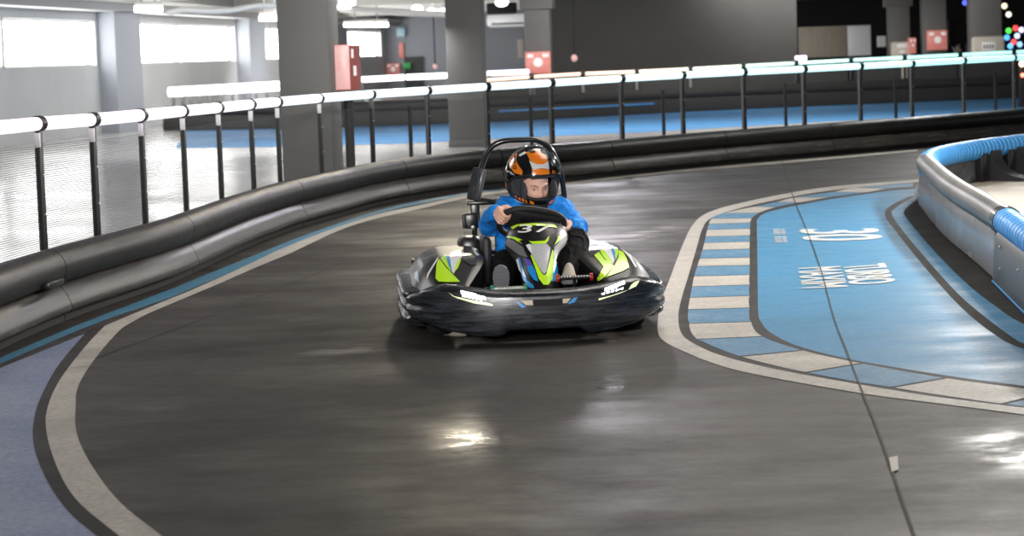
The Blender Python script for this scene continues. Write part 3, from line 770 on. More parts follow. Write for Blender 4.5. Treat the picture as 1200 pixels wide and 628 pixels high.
# coloured arcade lights at the far right
for j, (px, py, c) in enumerate([(1182, 36, (.1, .9, .1)), (1190, 33, (1, .08, .08)), (1180, 44, (.1, .45, 1)), (1192, 42, (.6, .8, 1)), (1188, 49, (1, .1, .1)), (1184, 54, (.15, .5, 1)), (1195, 52, (.3, .6, 1)), (1131, 3, (.1, .15, 1)), (1177, 7, (1, .85, .6)), (1182, 17, (1, .9, .75)), (1197, 35, (.7, .7, 1))]):
    k = 'arc%d' % j; mat(k, c, .4, emit=1.6, ecol=c); p = D(px, py, 62 - (j % 3))
    m = MB(); m.ell((0, 0, 0), (.085, .04, .085), k, None, 14, 8)
    cn = {0: 'green', 1: 'red', 2: 'blue', 3: 'pale blue', 4: 'red', 5: 'blue', 6: 'sky blue', 7: 'deep blue', 8: 'warm white', 9: 'warm white', 10: 'lilac'}[j]
    where = ['topmost of the coloured dots', 'upper of the two red dots', 'leftmost of the coloured dots', 'middle of the coloured dots', 'lower of the two red dots', 'lowest of the dots', 'near the right photo edge', 'between columns at the top edge', 'at the top, upper of two', 'lower of two near the top', 'at the photo edge'][j]
    o = m.build('arcade_light'); o.location = p; tag(o, '%s dot of light in the far right dark, %s' % (cn, where), 'light', 'coloured lights in the far right dark')
t = empty('signal_lamp', D(1199, 82, 40), 0, 'two small red lamps shining beside the rail at the right edge', 'lamp')
mat('red_glow', (1, .1, .05), .4, emit=6, ecol=(1, .15, .1)); mat('orange_glow', (1, .5, .2), .4, emit=9, ecol=(1, .55, .3))
m = MB(); zl = t.location.z; m.box((0, .1, (.15 - zl) / 2), (.12, .1, zl + .15), 'black_matte', None, .01); m.build('housing', t)
m = MB(); m.ell((-.02, 0, .12), (.055, .04, .055), 'orange_glow'); m.build('upper_lamp', t)
m = MB(); m.ell((-.01, 0, -.10), (.04, .03, .04), 'red_glow'); m.build('lower_lamp', t)
# pull switches
for (px, py, Y, lab) in ((673, 68, 47., 'red and white ball hanging on a black cable before the dark wall'), (510, 78, 66., 'red and white ball hanging on a cable in the far left hall')):
    p = D(px, py, Y); t = empty('hanging_switch', p, 0, lab, 'switch')
    m = MB(); m.tube([(0, 0, .05), (0, 0, 3.58 - p.z)], .02, 'black_matte', 8); m.build('cable', t)
    m = MB(); m.ell((0, 0, 0), (.075, .075, .085), 'fire_pink', None, 16, 10); m.build('ball', t)
# pipes, ducts, tube lamps under the ceiling at the left
def pipe(name, label, cat, pts, Y, r, k, par=None):
    m = MB(); m.tube(catmull([D(x, y, Y) for x, y in pts], 5), r, k, 12)
    return tag(m.build(name), label, cat)
pipe('ceiling_pipe', 'white bent pipe under the ceiling at upper left', 'pipe', [(196, 16), (215, 11), (240, 12.5), (270, 12), (300, 7), (335, 6)], 40, .055, 'pipe_white')
pipe('ceiling_pipe', 'thin pale pipe along the top edge above the last window', 'pipe', [(392, 9), (440, 12), (480, 14), (530, 17)], 46, .06, 'pipe_white')
pipe('air_duct', 'thick pale round duct under the ceiling between the two columns', 'duct', [(398, 6), (450, 9), (500, 11), (540, 12)], 62, .22, 'pipe_white')
def tube_lamp(x0, x1, y, Y, lab):
    a = D(x0, y, Y); b = D(x1, y, Y); c = (a + b) / 2
    t = empty('tube_lamp', c, 0, lab, 'lamp', 'white tube lamps under the ceiling')
    m = MB(); m.tube([a - c, b - c], .06, 'lamp_white', 12); m.build('tube', t)
    m = MB(); m.box((0, 0, .10), ((b.x - a.x), .12, .07), 'beam_white', None, .01); m.build('housing', t)
    m = MB()
    for s in (.25, .75): q = (a - c).lerp(b - c, s); m.tube([q + Vector((0, 0, .1)), (q.x, q.y, 3.58 - c.z)], .02, 'beam_grey', 6)
    m.build('hanger', t)
tube_lamp(158, 190, 10.5, 38, 'white glowing tube lamp hanging above the second window from left')
tube_lamp(304, 327, 21.5, 45, 'white glowing tube lamp beside the largest column, left side')
tube_lamp(403, 455, 29, 55, 'long white tube lamp right of the largest column above the last window')
tube_lamp(398, 416, 2, 34, 'white tube lamp at the top edge right of the largest column')
for j, (px, py, Y) in enumerate([(489, 10, 58), (506, 14, 58), (519, 14, 60), (588, 3, 50)]):
    p = D(px, py, Y); m = MB(); m.ell((0, 0, 0), (.16, .16, .1), 'lamp_white', None, 16, 8)
    m.tube([(0, 0, .06), (0, 0, 3.59 - p.z)], .03, 'beam_grey', 8)
    o = m.build('ceiling_spot'); o.location = p
    tag(o, 'round white spot lamp near the top, %s from the left' % ordn[j], 'lamp', 'round spot lamps between the columns')
t = empty('air_conditioner', D(595, 24, 64), 0, 'pale grey air unit high on the wall right of the second column', 'air unit')
m = MB(); m.box((0, 0, 0), (1.3, .5, .42), 'board_white', None, .12); m.build('casing', t)
m = MB(); m.box((0, -.26, -.1), (1.0, .03, .05), 'beam_dark'); m.build('outlet', t)
t = empty('ceiling_projector', D(588, 10, 54), 0, 'dark projector hanging at the top edge right of the second column', 'projector')
m = MB(); m.box((0, 0, 0), (.8, .5, .3), 'black_matte', None, .06); m.tube([(0, 0, .14), (0, 0, .6)], .04, 'black_matte'); m.build('body', t)
thing_box('grey_panel', 'pale upright notice on the far wall left of the red cabinet behind the helmet', 'panel', 607, 46, 614, 68, 78.88, .12, 'cream')
thing_box('post_banner', 'red and white upright strip on the far pilaster right of the last window', 'banner', 468, 50, 473, 68, 78.88, .12, 'fire_red')
thing_box('hall_speaker', 'small pale speaker on a bracket at the far pilaster top', 'speaker', 465, 32, 474, 43, 78.75, .25, 'decal_pale')

# ------------------------------------------------------------------ far barrier and far rails
FBP = smooth(resample(FB, 80), 5); FN = normals(FBP, 1)
t = empty('far_barrier', (FBP[40].x, FBP[40].y, 0), 0, 'long black track barrier far behind the blue floor strip', 'barrier')
loc = [p - FBP[40] for p in FBP]
m = MB(); sweep(m, loc, FN, profile_roll((-.1, .40), .12), 'far_black', True); m.build('top_roll', t, angle=50, fix=True)
m = MB(); sweep(m, loc, FN, [(-.08, .32), (0, .3), (.05, .1), (.02, 0), (-.08, 0)], 'far_black', True); m.build('skirt_panel', t, angle=50, fix=True)
m = MB(); sweep(m, [q for q, p in zip(loc, FBP) if -.4 < p.x < 3.2], [n for p, n in zip(FBP, FN) if -.4 < p.x < 3.2], [(.043, .20), (.041, .24), (.05, .24), (.052, .20)], 'far_blue', True); m.build('blue_reflection', t, fix=True)  # a blue reflection, modelled as a coloured strip
far = [(530, 96.5), (560, 94.5), (623, 90), (683, 86.5), (746, 84), (809, 81), (871, 77.5), (933, 74), (997, 70.5), (1060, 67.5), (1125, 64.2), (1188, 61), (1250, 58)]
fcol = [(1, .55, .3), (1, .55, .3), (1, .55, .32), (1, .6, .36), (1, .7, .45), (.8, .9, .7), (.6, .95, .8), (.5, .95, .8), (.45, .95, .85), (.4, .95, .85), (.4, .95, .88), (.4, .95, .9)]
fpts = []
for px, py in far:
    i = min(range(len(FBP)), key=lambda i: abs(proj((FBP[i].x, FBP[i].y - .3 + .7, .95))[0] - px)); Y = FBP[i].y + .4
    fpts.append(D(px, py, Y))
for i in range(len(fpts) - 1):
    A, B = fpts[i], fpts[i + 1]; d = (B - A).normalized(); k = 'fled%d' % i; led_mat(k, fcol[i], 1.5)
    m = MB(); m.tube([A + d * .06, B - d * .06], .036, k, 10)
    hue = 'orange' if i < 5 else 'greenish'
    tag(m.build('led_tube'), '%s glowing tube of the far rail, %s from its left end' % (hue, ordn[i]), 'light tube', 'glowing tubes of the far rail')
    # mesh screen below
    m = MB(); m.box(((A.x + B.x) / 2, (A.y + B.y) / 2 + .05, A.z - .33), ((B - A).length - .14, .01, .42), 'mesh_dark', Matrix.Rotation(math.atan2(d.y, d.x), 3, 'Z'))
    tag(m.build('far_screen'), 'dark screen panel below the %s glowing far tube from the left' % ordn[i], 'screen', 'dark screens of the far rail')
for i, A in enumerate(fpts[:-1]):
    m = MB(); m.box((0, 0, A.z / 2), (.06, .05, A.z), 'post_alu' if i in (3, 4, 5) else 'post_black', None, .006); m.box((0, 0, A.z), (.1, .14, .15), 'post_black', None, .02)
    o = m.build('rail_post'); o.location = (A.x, A.y, 0)
    tag(o, 'post of the far glowing rail behind the blue strip, %s from its left end' % ordn[i], 'post', 'posts of the far rail')
led_mat('far_white', (1, 1, 1), 3.0); led_mat('far_lilac', (.75, .75, 1), 2.6)
wpts = [D(197, 108, 43.6), D(262, 104.5, 43.4), D(332, 100.5, 43.2), D(420, 93.5, 43), D(475, 90.5, 43), D(528, 88.3, 43)]
for i in (0, 1, 3, 4):
    A, B = wpts[i], wpts[i + 1]; d = (B - A).normalized(); m = MB(); m.tube([A + d * .02, B - d * .02], .10 if i < 2 else .06, 'far_white', 12)
    tag(m.build('led_tube'), ['white glowing far tube with rounded end, left of the largest column', 'white glowing far tube touching the left side of the largest column', '', 'white glowing far tube right of the red cabinet on the largest column', 'white glowing far tube ending at the second column'][i], 'light tube', 'white far tubes on the left')
A, B = D(570, 86.2, 44), D(619, 84, 44.4); m = MB(); m.tube([A, B], .055, 'far_lilac', 10)
tag(m.build('led_tube'), 'lilac glowing far tube between the second column and the red cabinet', 'light tube')
A, B = D(932, 69, 47), D(945, 68.5, 47); m = MB(); mat('far_pink', (.9, .7, .9), .4, emit=2.5, ecol=(1, .7, .95)); m.tube([A, B], .07, 'far_pink', 10)
tag(m.build('led_tube'), 'short pink glowing tube at the right end of the dark wall', 'light tube')
for i, px in enumerate([203, 214, 224, 234, 246, 259, 272, 286, 300, 313]):
    A = D(px, 112, 43.6); m = MB(); m.box((0, 0, .36), (.07, .07, .72), 'column_grey', None, .01); m.box((0, 0, .02), (.14, .14, .04), 'column_grey'); o = m.build('rail_post'); o.location = (A.x, A.y, 0)
    tag(o, 'short grey leg under the white far tubes, %s from the left' % ordn[i], 'post', 'legs under the white far tubes')

for px, Y, py, lab in ((424, 43, 93.5, 'grey post under the white far tube beside the big column'), (524, 43, 88.3, 'grey post under the white far tube beside the second column'),
                       (573, 44, 86, 'grey post under the left end of the lilac tube'), (615, 44.4, 84, 'grey post under the right end of the lilac tube'), (938, 47, 69, 'grey post under the short pink tube')):
    A = D(px, py, Y); m = MB(); m.box((0, 0, A.z / 2 - .02), (.06, .06, A.z - .04), 'column_grey', None, .008); o = m.build('rail_post'); o.location = (A.x, A.y, 0); tag(o, lab, 'post')
# ------------------------------------------------------------------ inner barrier with the blue tube
ip = catmull([Vector(p) for p in [(9.5, 26.2), (6.9, 22.9), (5.35, 20.95), (4.55, 19.95), (4.0, 19.1), (3.68, 18.35), (3.50, 17.6), (3.38, 16.9)]] + [G(1106, 278), G(1140, 307), G(1168, 332), G(1200, 364)] + [Vector((2.42, 8.9)), Vector((2.35, 7.6))], 8)
IP = smooth(resample(ip, 260), 10); IN = normals(IP, 1)
# make the normal point away from the island (towards the track)
if IN[200].x > 0: IN = [-n for n in IN]
i_clamp = min(range(len(IP)), key=lambda i: (IP[i] - G(1167, 331)).length)
i_start = min(range(len(IP)), key=lambda i: (IP[i] - Vector((3.46, 17.35))).length)
def ribbed(mb, P, N, k, r=.062, z=.355, pitch=.11, off=-.07):
    L = pathlen(P); n = int(L / pitch) * 10; Q = resample(P, n + 1); NN = normals(Q, 1)
    if NN[len(NN) // 2].dot(N[len(N) // 2]) < 0: NN = [-a for a in NN]
    pts = []; rs = []
    for i, (p, nn) in enumerate(zip(Q, NN)):
        q = p + nn * off; pts.append((q.x, q.y, z)); ph = (i % 10) / 10
        rs.append(r * (1. if ph > .15 else .84))
    mb.tube(pts, rs, k, 18)
org = IP[i_start]
t = empty('inner_barrier', (org.x, org.y, 0), 0, 'low curved barrier topped by a blue ribbed tube around the island, right', 'barrier')
P0 = [p - org for p in IP]
m = MB(); ribbed(m, P0[:i_start + 6], IN[:i_start + 6], 'tube_blue', .096, .318, .095, -.09); m.build('far_blue_tube', t)['label'] = 'blue ribbed tube around the far arm and bend'
m = MB(); ribbed(m, P0[i_clamp:], IN[i_clamp:], 'tube_blue', .081, .345); m.build('near_blue_tube', t)['label'] = 'blue ribbed tube at the right photo edge'
# smooth grey wrap over near arm
Q = resample(P0[i_start:i_clamp], 60); QN = normals(Q, 1)
if QN[30].x > 0: QN = [-n for n in QN]
m = MB(); m.tube([(p.x + n.x * -.07, p.y + n.y * -.07, .345) for p, n in zip(Q, QN)], .083, 'wrap_grey', 28); m.build('grey_wrap', t)
m = MB(); e = Q[-1]; en = QN[-1]; tv = (Q[-1] - Q[-4]).normalized()
c = e + en * -.07 + tv * .05; m.tube([(c.x - tv.x * .07, c.y - tv.y * .07, .345), (c.x + tv.x * .07, c.y + tv.y * .07, .345)], .088, 'clamp_metal', 24); m.build('clamp_band', t)
PAN = [(-.10, .30), (-.03, .295), (-.012, .27), (-.004, .16), (.004, .02), (-.10, .02)]
m = MB(); sweep(m, Q, QN, PAN, 'panel_grey', True); m.build('grey_panel', t, angle=45, fix=True)
m = MB(); Q2 = P0[i_clamp + 1:]; sweep(m, Q2, IN[i_clamp + 1:], [(a + .02, b) for a, b in PAN], 'panel_scuffed', True); m.build('scuffed_panel', t, angle=45, fix=True)
m = MB(); Q3 = P0[:i_start]; sweep(m, Q3, IN[:i_start], PAN, 'panel_scuffed', True); m.build('rear_panel', t, angle=45, fix=True)
m = MB(); sweep(m, Q2, IN[i_clamp + 1:], [(.022, .012), (.03, .012), (.03, .02), (.022, .02)], 'tube_blue', True); m.build('blue_edge', t, fix=True)
for s, z in ((4, .24), (4, .12), (14, .2)):
    p = Q2[s]; n = IN[i_clamp + 1 + s]; m = MB(); m.ell((p.x + n.x * .018, p.y + n.y * .018, z), (.008, .008, .008), 'bolt', None, 10, 6); m.build('rivet', t)
# brackets on the island side of the far arm
def bracket(idx):
    p = P0[idx]; n = -IN[idx]; tv = Vector((-n.y, n.x))
    b = empty('wedge_bracket', (0, 0, 0)); b.parent = t
    m = MB()
    prof = [(.0, .0), (.52, .0), (.50, .035), (.36, .06), (.25, .12), (.19, .20), (.17, .30), (.0, .30)]
    vs = []
    for side in (-.11, .11):
        for a, z in prof: q = p + n * (.03 + a) + tv * side; vs.append((q.x, q.y, z))
    k = len(prof); fs = [tuple(range(k))[::-1], tuple(range(k, 2 * k))] + [(i, (i + 1) % k, k + (i + 1) % k, k + i) for i in range(k)]
    m.add(vs, fs, 'side_grey' if False else 'motor_grey'); o = m.build('wedge', b, angle=30, fix=True)
    for z in (.26, .18, .10): q = p + n * .14 - tv * .125; m = MB(); m.ell((q.x, q.y, z), (.012, .012, .012), 'bolt', None, 10, 6); m.build('bolt', b)
    q = p + n * .44; m = MB(); m.ell((q.x, q.y, .055), (.014, .014, .012), 'bolt', None, 10, 6); m.build('bolt', b)
    m = MB(); q = p + n * .1 - tv * .22; m.box((q.x, q.y, .15), (.16, .16, .28), 'black_plastic', Matrix.Rotation(math.atan2(tv.y, tv.x), 3, 'Z'), .01); m.build('block', b)
for px in (1146, 1178, 1225):
    idx = min(range(i_start), key=lambda i: abs(proj((IP[i].x, IP[i].y, .2))[0] - px)); bracket(idx)
m = MB()                                 # lever latch near the bend
idx = i_start - 8; p = P0[idx]; n = -IN[idx]
for (a, b_, z, s) in ((.10, 0, .25, .02), (.14, .03, .28, .016), (.17, -.03, .2, .02), (.2, .04, .16, .022)):
    q = p + n * a; m.ell((q.x + b_, q.y, z), (s, s, s), 'bolt', None, 12, 8)
m.tube([(p.x + n.x * .1, p.y + n.y * .1, .27), (p.x + n.x * .17, p.y + n.y * .17, .16), (p.x + n.x * .2, p.y + n.y * .2, .05)], .025, 'clamp_metal', 10)
m.build('latch', t)
q = IP[i_clamp - 10] + IN[i_clamp - 10] * -.26
m = MB(); m.box((q.x, q.y, .15), (.07, .12, .29), 'black_plastic', None, .01); m.box((q.x + .05, q.y + .06, .11), (.05, .05, .22), 'black_plastic', None, .01)
o = m.build('support_block', None); o.data.transform(Matrix.Translation((-org.x, -org.y, 0))); o.parent = t

# ================================================================== KART
YAW = math.radians(5.)
kart = empty('go_kart', (.0488, 10.7845, 0), YAW, 'black and lime electric go-kart number 37 on the dark track', 'go-kart')
KM = Matrix.Translation(kart.location) @ Matrix.Rotation(YAW, 4, 'Z'); KI = KM.inverted()
LO = KI @ Vector((0, 0, HC)); KI3 = KI.to_3x3()
def lray(x, y): return (KI3 @ ray(x, y)).normalized()
def decal(mb, bvh, poly, k, off=.003, cuts=3, dmax=1e9):
    bm = bmesh.new()
    vs = [bm.verts.new((x, y, 0)) for x, y in poly]
    for t3 in tessellate_polygon([[Vector((x, y, 0)) for x, y in poly]]):
        try: bm.faces.new([vs[i] for i in t3])
        except Exception: pass
    bmesh.ops.subdivide_edges(bm, edges=bm.edges[:], cuts=cuts, use_grid_fill=True)
    bmesh.ops.triangulate(bm, faces=bm.faces[:])
    bm.verts.index_update(); out = []; last = None; hits = []
    for v in bm.verts:
        d = lray(v.co.x, v.co.y); h = bvh.ray_cast(LO, d)
        hits.append((d, h))
    ok = [(h[0] - LO).length for d, h in hits if h[0] is not None]
    if not ok: bm.free(); return
    avg = sum(ok) / len(ok)
    for d, h in hits:
        if h[0] is None:
            h2 = bvh.find_nearest(LO + d * avg); p, n = h2[0], h2[1]
        else: p, n = h[0], h[1]
        if n.dot(d) > 0: n = -n
        out.append(p + n * off)
    fs = []
    for f in bm.faces:
        a, b, c = [v.index for v in f.verts]
        nn = (out[b] - out[a]).cross(out[c] - out[a])
        fs.append((a, b, c) if nn.dot(out[a] - LO) < 0 else (a, c, b))
    mb.add(out, fs, k); bm.free()
def crop(x0, y0, s, pts): return [(x0 + x / s, y0 + y / s) for x, y in pts]
def mir(f, *a): return [f(1, *a), f(-1, *a)]

# --- front bumper
half = [(0, -.985), (.12, -.984), (.24, -.975), (.35, -.955), (.44, -.92), (.52, -.865), (.58, -.79), (.618, -.70), (.632, -.61), (.635, -.53)]
pl = [Vector((-x, y)) for x, y in half[:0:-1]] + [Vector(p) for p in half]
pl = resample(catmull(pl, 8), 121); pn = normals(pl, 1)
if pn[60].y > 0: pn = [-n for n in pn]
def lerp_tab(t, x):
    if x <= t[0][0]: return t[0][1]
    for (a, b), (c, d) in zip(t, t[1:]):
        if x <= c: return b + (d - b) * (x - a) / (c - a)
    return t[-1][1]
ZT_T = [(0, .250), (.12, .251), (.22, .256), (.32, .268), (.42, .282), (.50, .288), (.57, .276), (.615, .245), (.64, .22)]
ZB_T = [(0, .066), (.17, .066), (.20, .046), (.22, .038), (.32, .044), (.45, .064), (.55, .09), (.62, .11), (.64, .13)]
def bump_point(p, n, v):
    ax = abs(p.x); end = max(0, (abs(p.y + .53) < .08) and (1 - abs(p.y + .53) / .08) or 0)
    zt = lerp_tab(ZT_T, ax); zb = lerp_tab(ZB_T, ax)
    off = -.012 * (1 - min(1, v / .08)) ** 2 + .010 * math.sin(PI * v) - (.04 * ((v - .9) / .1) ** 2 if v > .9 else 0)
    rib = max(0., min(1., (ax - .5) / .08)); off += rib * .022 * (abs(math.sin(2 * PI * (v * .98 + .02))) - .5)
    off -= .03 * end
    q = p + n * off
    return Vector((q.x, q.y, zb + (zt - zb) * v))
bump = MB(); rows = []
for p, n in zip(pl, pn):
    col = [bump_point(p, n, v / 20) for v in range(21)]
    top = col[-1]; col.append(Vector((top.x - n.x * .03, top.y - n.y * .03, top.z + .002))); col.append(Vector((top.x - n.x * .045, top.y - n.y * .045, top.z - .03)))
    col.append(Vector((top.x - n.x * .05, top.y - n.y * .05, lerp_tab(ZB_T, abs(p.x)) + .03)))
    rows.append(col)
bump.grid(rows, 'bumper_black', cu=True)
bb = bump.bvh()
fb = bump.build('front_bumper', kart, angle=60, fix=True)
def sub_decal(name, parent, bvh, items, label=None, off=.003, cuts=3):
    m = MB()
    for k, pts, *o in items: decal(m, bvh, pts, k, o[0] if o else off, cuts)
    ob = m.build(name, parent, angle=60)
    if label: ob['label'] = label
    return ob
c4 = lambda pts: crop(460, 270, 4.4875, pts); c5 = lambda pts: crop(640, 270, 4.4875, pts)
sub_decal('headlight', fb, bb, [('led_recess', c4([(290, 322), (340, 335), (360, 318), (430, 325), (485, 345), (530, 385), (525, 400), (420, 378), (340, 352)])),
                                ('led_lens', c4([(296, 326), (325, 345), (400, 362), (500, 380), (528, 388), (526, 398), (430, 383), (345, 358), (318, 345)]), .005),
                                ] + [('led', c4([(360 + i * 19, 320 + i * 4.2), (374 + i * 19, 322 + i * 4.6), (378 + i * 19, 337 + i * 4.6), (364 + i * 19, 335 + i * 4.2)]), .006) for i in range(7)] +
          [('led', c4([(368 + i * 22, 340 + i * 4.5), (382 + i * 22, 343 + i * 4.5), (384 + i * 22, 350 + i * 4.5), (370 + i * 22, 347 + i * 4.5)]), .007) for i in range(5)], 'lit white headlight strip on the image-left side')
sub_decal('headlight', fb, bb, [('led_recess', c5([(272, 358), (300, 325), (330, 300), (412, 268), (440, 275), (470, 262), (492, 262), (470, 298), (380, 335), (275, 372)])),
                                ('led_lens', c5([(274, 358), (340, 342), (430, 312), (445, 285), (470, 272), (488, 266), (470, 294), (390, 330), (276, 368)]), .005),
                                ] + [('led', c5([(308 + i * 15, 308 - i * 5.4), (320 + i * 15, 303 - i * 5.4), (322 + i * 15, 316 - i * 5.4), (310 + i * 15, 321 - i * 5.4)]), .006) for i in range(7)] +
          [('led', c5([(292 + i * 24, 338 - i * 6.5), (306 + i * 24, 334 - i * 6.5), (306 + i * 24, 327 - i * 6.5), (292 + i * 24, 331 - i * 6.5)]), .007) for i in range(5)], 'lit white headlight strip on the image-right side')
c6 = lambda pts: crop(570, 320, 7.85, pts)
sub_decal('air_intake', fb, bb, [('inset_cream', c6([(318, 255), (430, 249), (430, 294), (362, 294)])), ('kart_blue', c6([(262, 256), (300, 268), (368, 310), (325, 320)])),
                                 ('inset_cream', c6([(695, 238), (778, 230), (742, 274), (695, 278)])), ('kart_blue', c6([(798, 229), (838, 220), (810, 270), (743, 286)])),
                                 ('toe_black', c6([(424, 246), (700, 234), (702, 294), (660, 300), (430, 304)]), .005)])
# --- side bumpers with ribs
def side_bumper(sx):
    path = catmull([Vector(p) for p in [(sx * .56, -.60), (sx * .622, -.57), (sx * .645, -.48), (sx * .652, -.2), (sx * .65, .2), (sx * .635, .44), (sx * .58, .53), (sx * .5, .55)]], 8)
    path = resample(path, 70); nn = normals(path, 1)
    if nn[35].x * sx < 0: nn = [-a for a in nn]
    m = MB(); rows = []
    for i, (p, n) in enumerate(zip(path, nn)):
        u = i / 69; zt = .235 + .02 * math.sin(PI * u); zb = .055; row = []
        for v in range(25):
            v /= 24; off = .006 + .030 * (abs(math.sin(3 * PI * v)) - .6) - (.05 * ((v - .93) / .07) ** 2 if v > .93 else 0)
            row.append((p.x + n.x * off, p.y + n.y * off, zb + (zt - zb) * v))
        row += [(p.x - n.x * .06, p.y - n.y * .06, zt - .005), (p.x - n.x * .06, p.y - n.y * .06, zb + .02)]
        rows.append(row)
    m.grid(rows, 'bumper_black', cu=True); m.build('side_bumper', kart, angle=50, fix=True)
mir(side_bumper)
# rear bumper
m = MB(); rows = []
for i in range(41):
    u = -1 + 2 * i / 40; x = u * .56; y = .93 - .10 * abs(u) ** 3
    rows.append([(x, y + .03 * math.sin(PI * v / 10), .06 + .2 * v / 10) for v in range(11)] + [(x, y - .06, .25), (x, y - .06, .07)])
m.grid(rows, 'bumper_black', cu=True); m.build('rear_bumper', kart, angle=50, fix=True)

# --- side pods
def sstep(a, b, x): t = max(0, min(1, (x - a) / (b - a))); return t * t * (3 - 2 * t)
def pod_point(sx, a, y):
    xin = .235 + .13 * sstep(-.35, -.82, y); xout = .625 - .10 * sstep(-.45, -.82, y) - .05 * sstep(.25, .5, y)
    x = xin + (xout - xin) * a
    h = .225 + .15 * sstep(-.86, -.30, y) - .02 * sstep(.1, .5, y)
    drop = .16 * max(0, (a - .55) / .45) ** 2.0 + (.012 * (1 - min(1, a / .08)))
    return Vector((sx * x, y, max(h - drop * (.45 + .55 * sstep(-.85, -.3, y)), .12)))
pods = {}
for sx in (-1, 1):
    m = MB(); rows = []
    for i in range(49):
        y = -.84 + 1.32 * i / 48
        r = [pod_point(sx, j / 24, y) for j in range(25)]
        a = r[0]; b = r[-1]
        rows.append([Vector((a.x + sx * .01, y, .07)), Vector((a.x - sx * .0, y, a.z - .03))] + r + [Vector((b.x, y, .10))])
    m.grid(rows, 'pod_black', flip=(sx < 0))
    pods[sx] = (m, m.bvh())
cl = lambda pts: crop(465, 275, 6.979, pts); cr = lambda pts: crop(670, 275, 6.282, pts)
m, bv = pods[-1]
for k, pts, o in [('side_grey', [(205, 215), (215, 190), (330, 150), (350, 155), (250, 200)], .002),
                  ('decal_white', [(435, 150), (530, 118), (535, 130), (440, 162)], .002), ('decal_pale', [(150, 310), (175, 290), (187, 400), (150, 360)], .003),
                  ('decal_white', [(330, 195), (345, 190), (265, 330), (248, 370), (252, 320)], .003),
                  ('lime', [(335, 215), (352, 205), (400, 270), (460, 330), (517, 390), (430, 392), (345, 388), (318, 362), (325, 260)], .004),
                  ('lime', [(358, 198), (395, 165), (412, 205), (445, 310), (400, 258)], .004),
                  ('kart_blue', [(398, 180), (432, 180), (442, 260), (450, 318), (420, 245)], .005), ('decal_white', [(430, 180), (465, 140), (522, 125), (532, 190), (490, 240), (468, 325), (452, 310)], .004),
                  ('lime', [(518, 195), (526, 215), (502, 275), (472, 312), (482, 260)], .005),
                  ('carbon', [(545, 160), (635, 150), (648, 250), (600, 255), (540, 205)], .004)]:
    decal(m, bv, cl(pts), k, o)
m.build('side_pod', kart, angle=50)['label'] = 'side pod with lime, white and blue graphics on the image-left side'
m, bv = pods[1]
for k, pts, o in [('decal_pale', [(140, 62), (190, 58), (205, 76), (140, 78)], .003), ('decal_white', [(350, 93), (430, 150), (477, 240), (465, 242), (418, 165)], .003),  # first pale quad is a highlight painted into the pod graphics
                  ('kart_blue', [(500, 150), (522, 180), (547, 245), (530, 245)], .003),
                  ('lime', [(165, 155), (200, 130), (240, 185), (312, 232), (240, 320), (200, 342), (190, 325), (235, 240)], .004),
                  ('lime', [(345, 118), (378, 130), (402, 175), (422, 245), (380, 270), (300, 300), (250, 318), (318, 228), (345, 170)], .004),
                  ('lime', [(205, 120), (225, 108), (262, 150), (307, 220), (270, 210), (230, 165)], .005),
                  ('lime', [(302, 88), (335, 100), (345, 130), (325, 190), (318, 140)], .004),
                  ('decal_white', [(205, 90), (265, 75), (290, 110), (316, 180), (307, 215), (262, 150), (225, 105)], .005), ('kart_blue', [(270, 78), (300, 88), (322, 140), (317, 205), (295, 130)], .006),
                  ('carbon', [(140, 85), (200, 90), (215, 118), (165, 150), (140, 165)], .004)]:
    decal(m, bv, cr(pts), k, o)
m.build('side_pod', kart, angle=50)['label'] = 'side pod with lime, white and blue graphics on the image-right side'

# --- nose fairing with number
fair_rows = [(.505, -.235, .12, .02), (.528, -.265, .135, .05), (.515, -.315, .15, .08), (.475, -.365, .163, .10), (.43, -.41, .165, .12), (.385, -.455, .14, .11), (.335, -.515, .108, .08), (.28, -.575, .098, .06), (.23, -.625, .088, .05), (.17, -.67, .075, .04), (.12, -.69, .07, .03)]
FX = lambda z: .035 + (z - .2) * .06
m = MB(); rows = []
fr = catmull([Vector((z, y, hw)) for z, y, hw, dp in fair_rows], 4); dps = catmull([Vector((dp, 0, 0)) for *_, dp in fair_rows], 4)
for v, dp in zip(fr, dps):
    z, y, hw = v; r = []
    for j in range(-12, 13):
        tt = j / 12; r.append((FX(z) + hw * (tt if abs(tt) < .8 else math.copysign(.8 + (abs(tt) - .8) * 1., tt)), y + dp.x * abs(tt) ** 2.2, z - .03 * abs(tt) ** 3))
    r = [(FX(z) - hw * .93, y + dp.x + .09, z - .05)] + r + [(FX(z) + hw * .93, y + dp.x + .09, z - .05)]
    rows.append(r)
m.grid(rows, 'pod_black', flip=True)
bv = m.bvh(); cf = lambda pts: crop(590, 250, 6.61, pts)
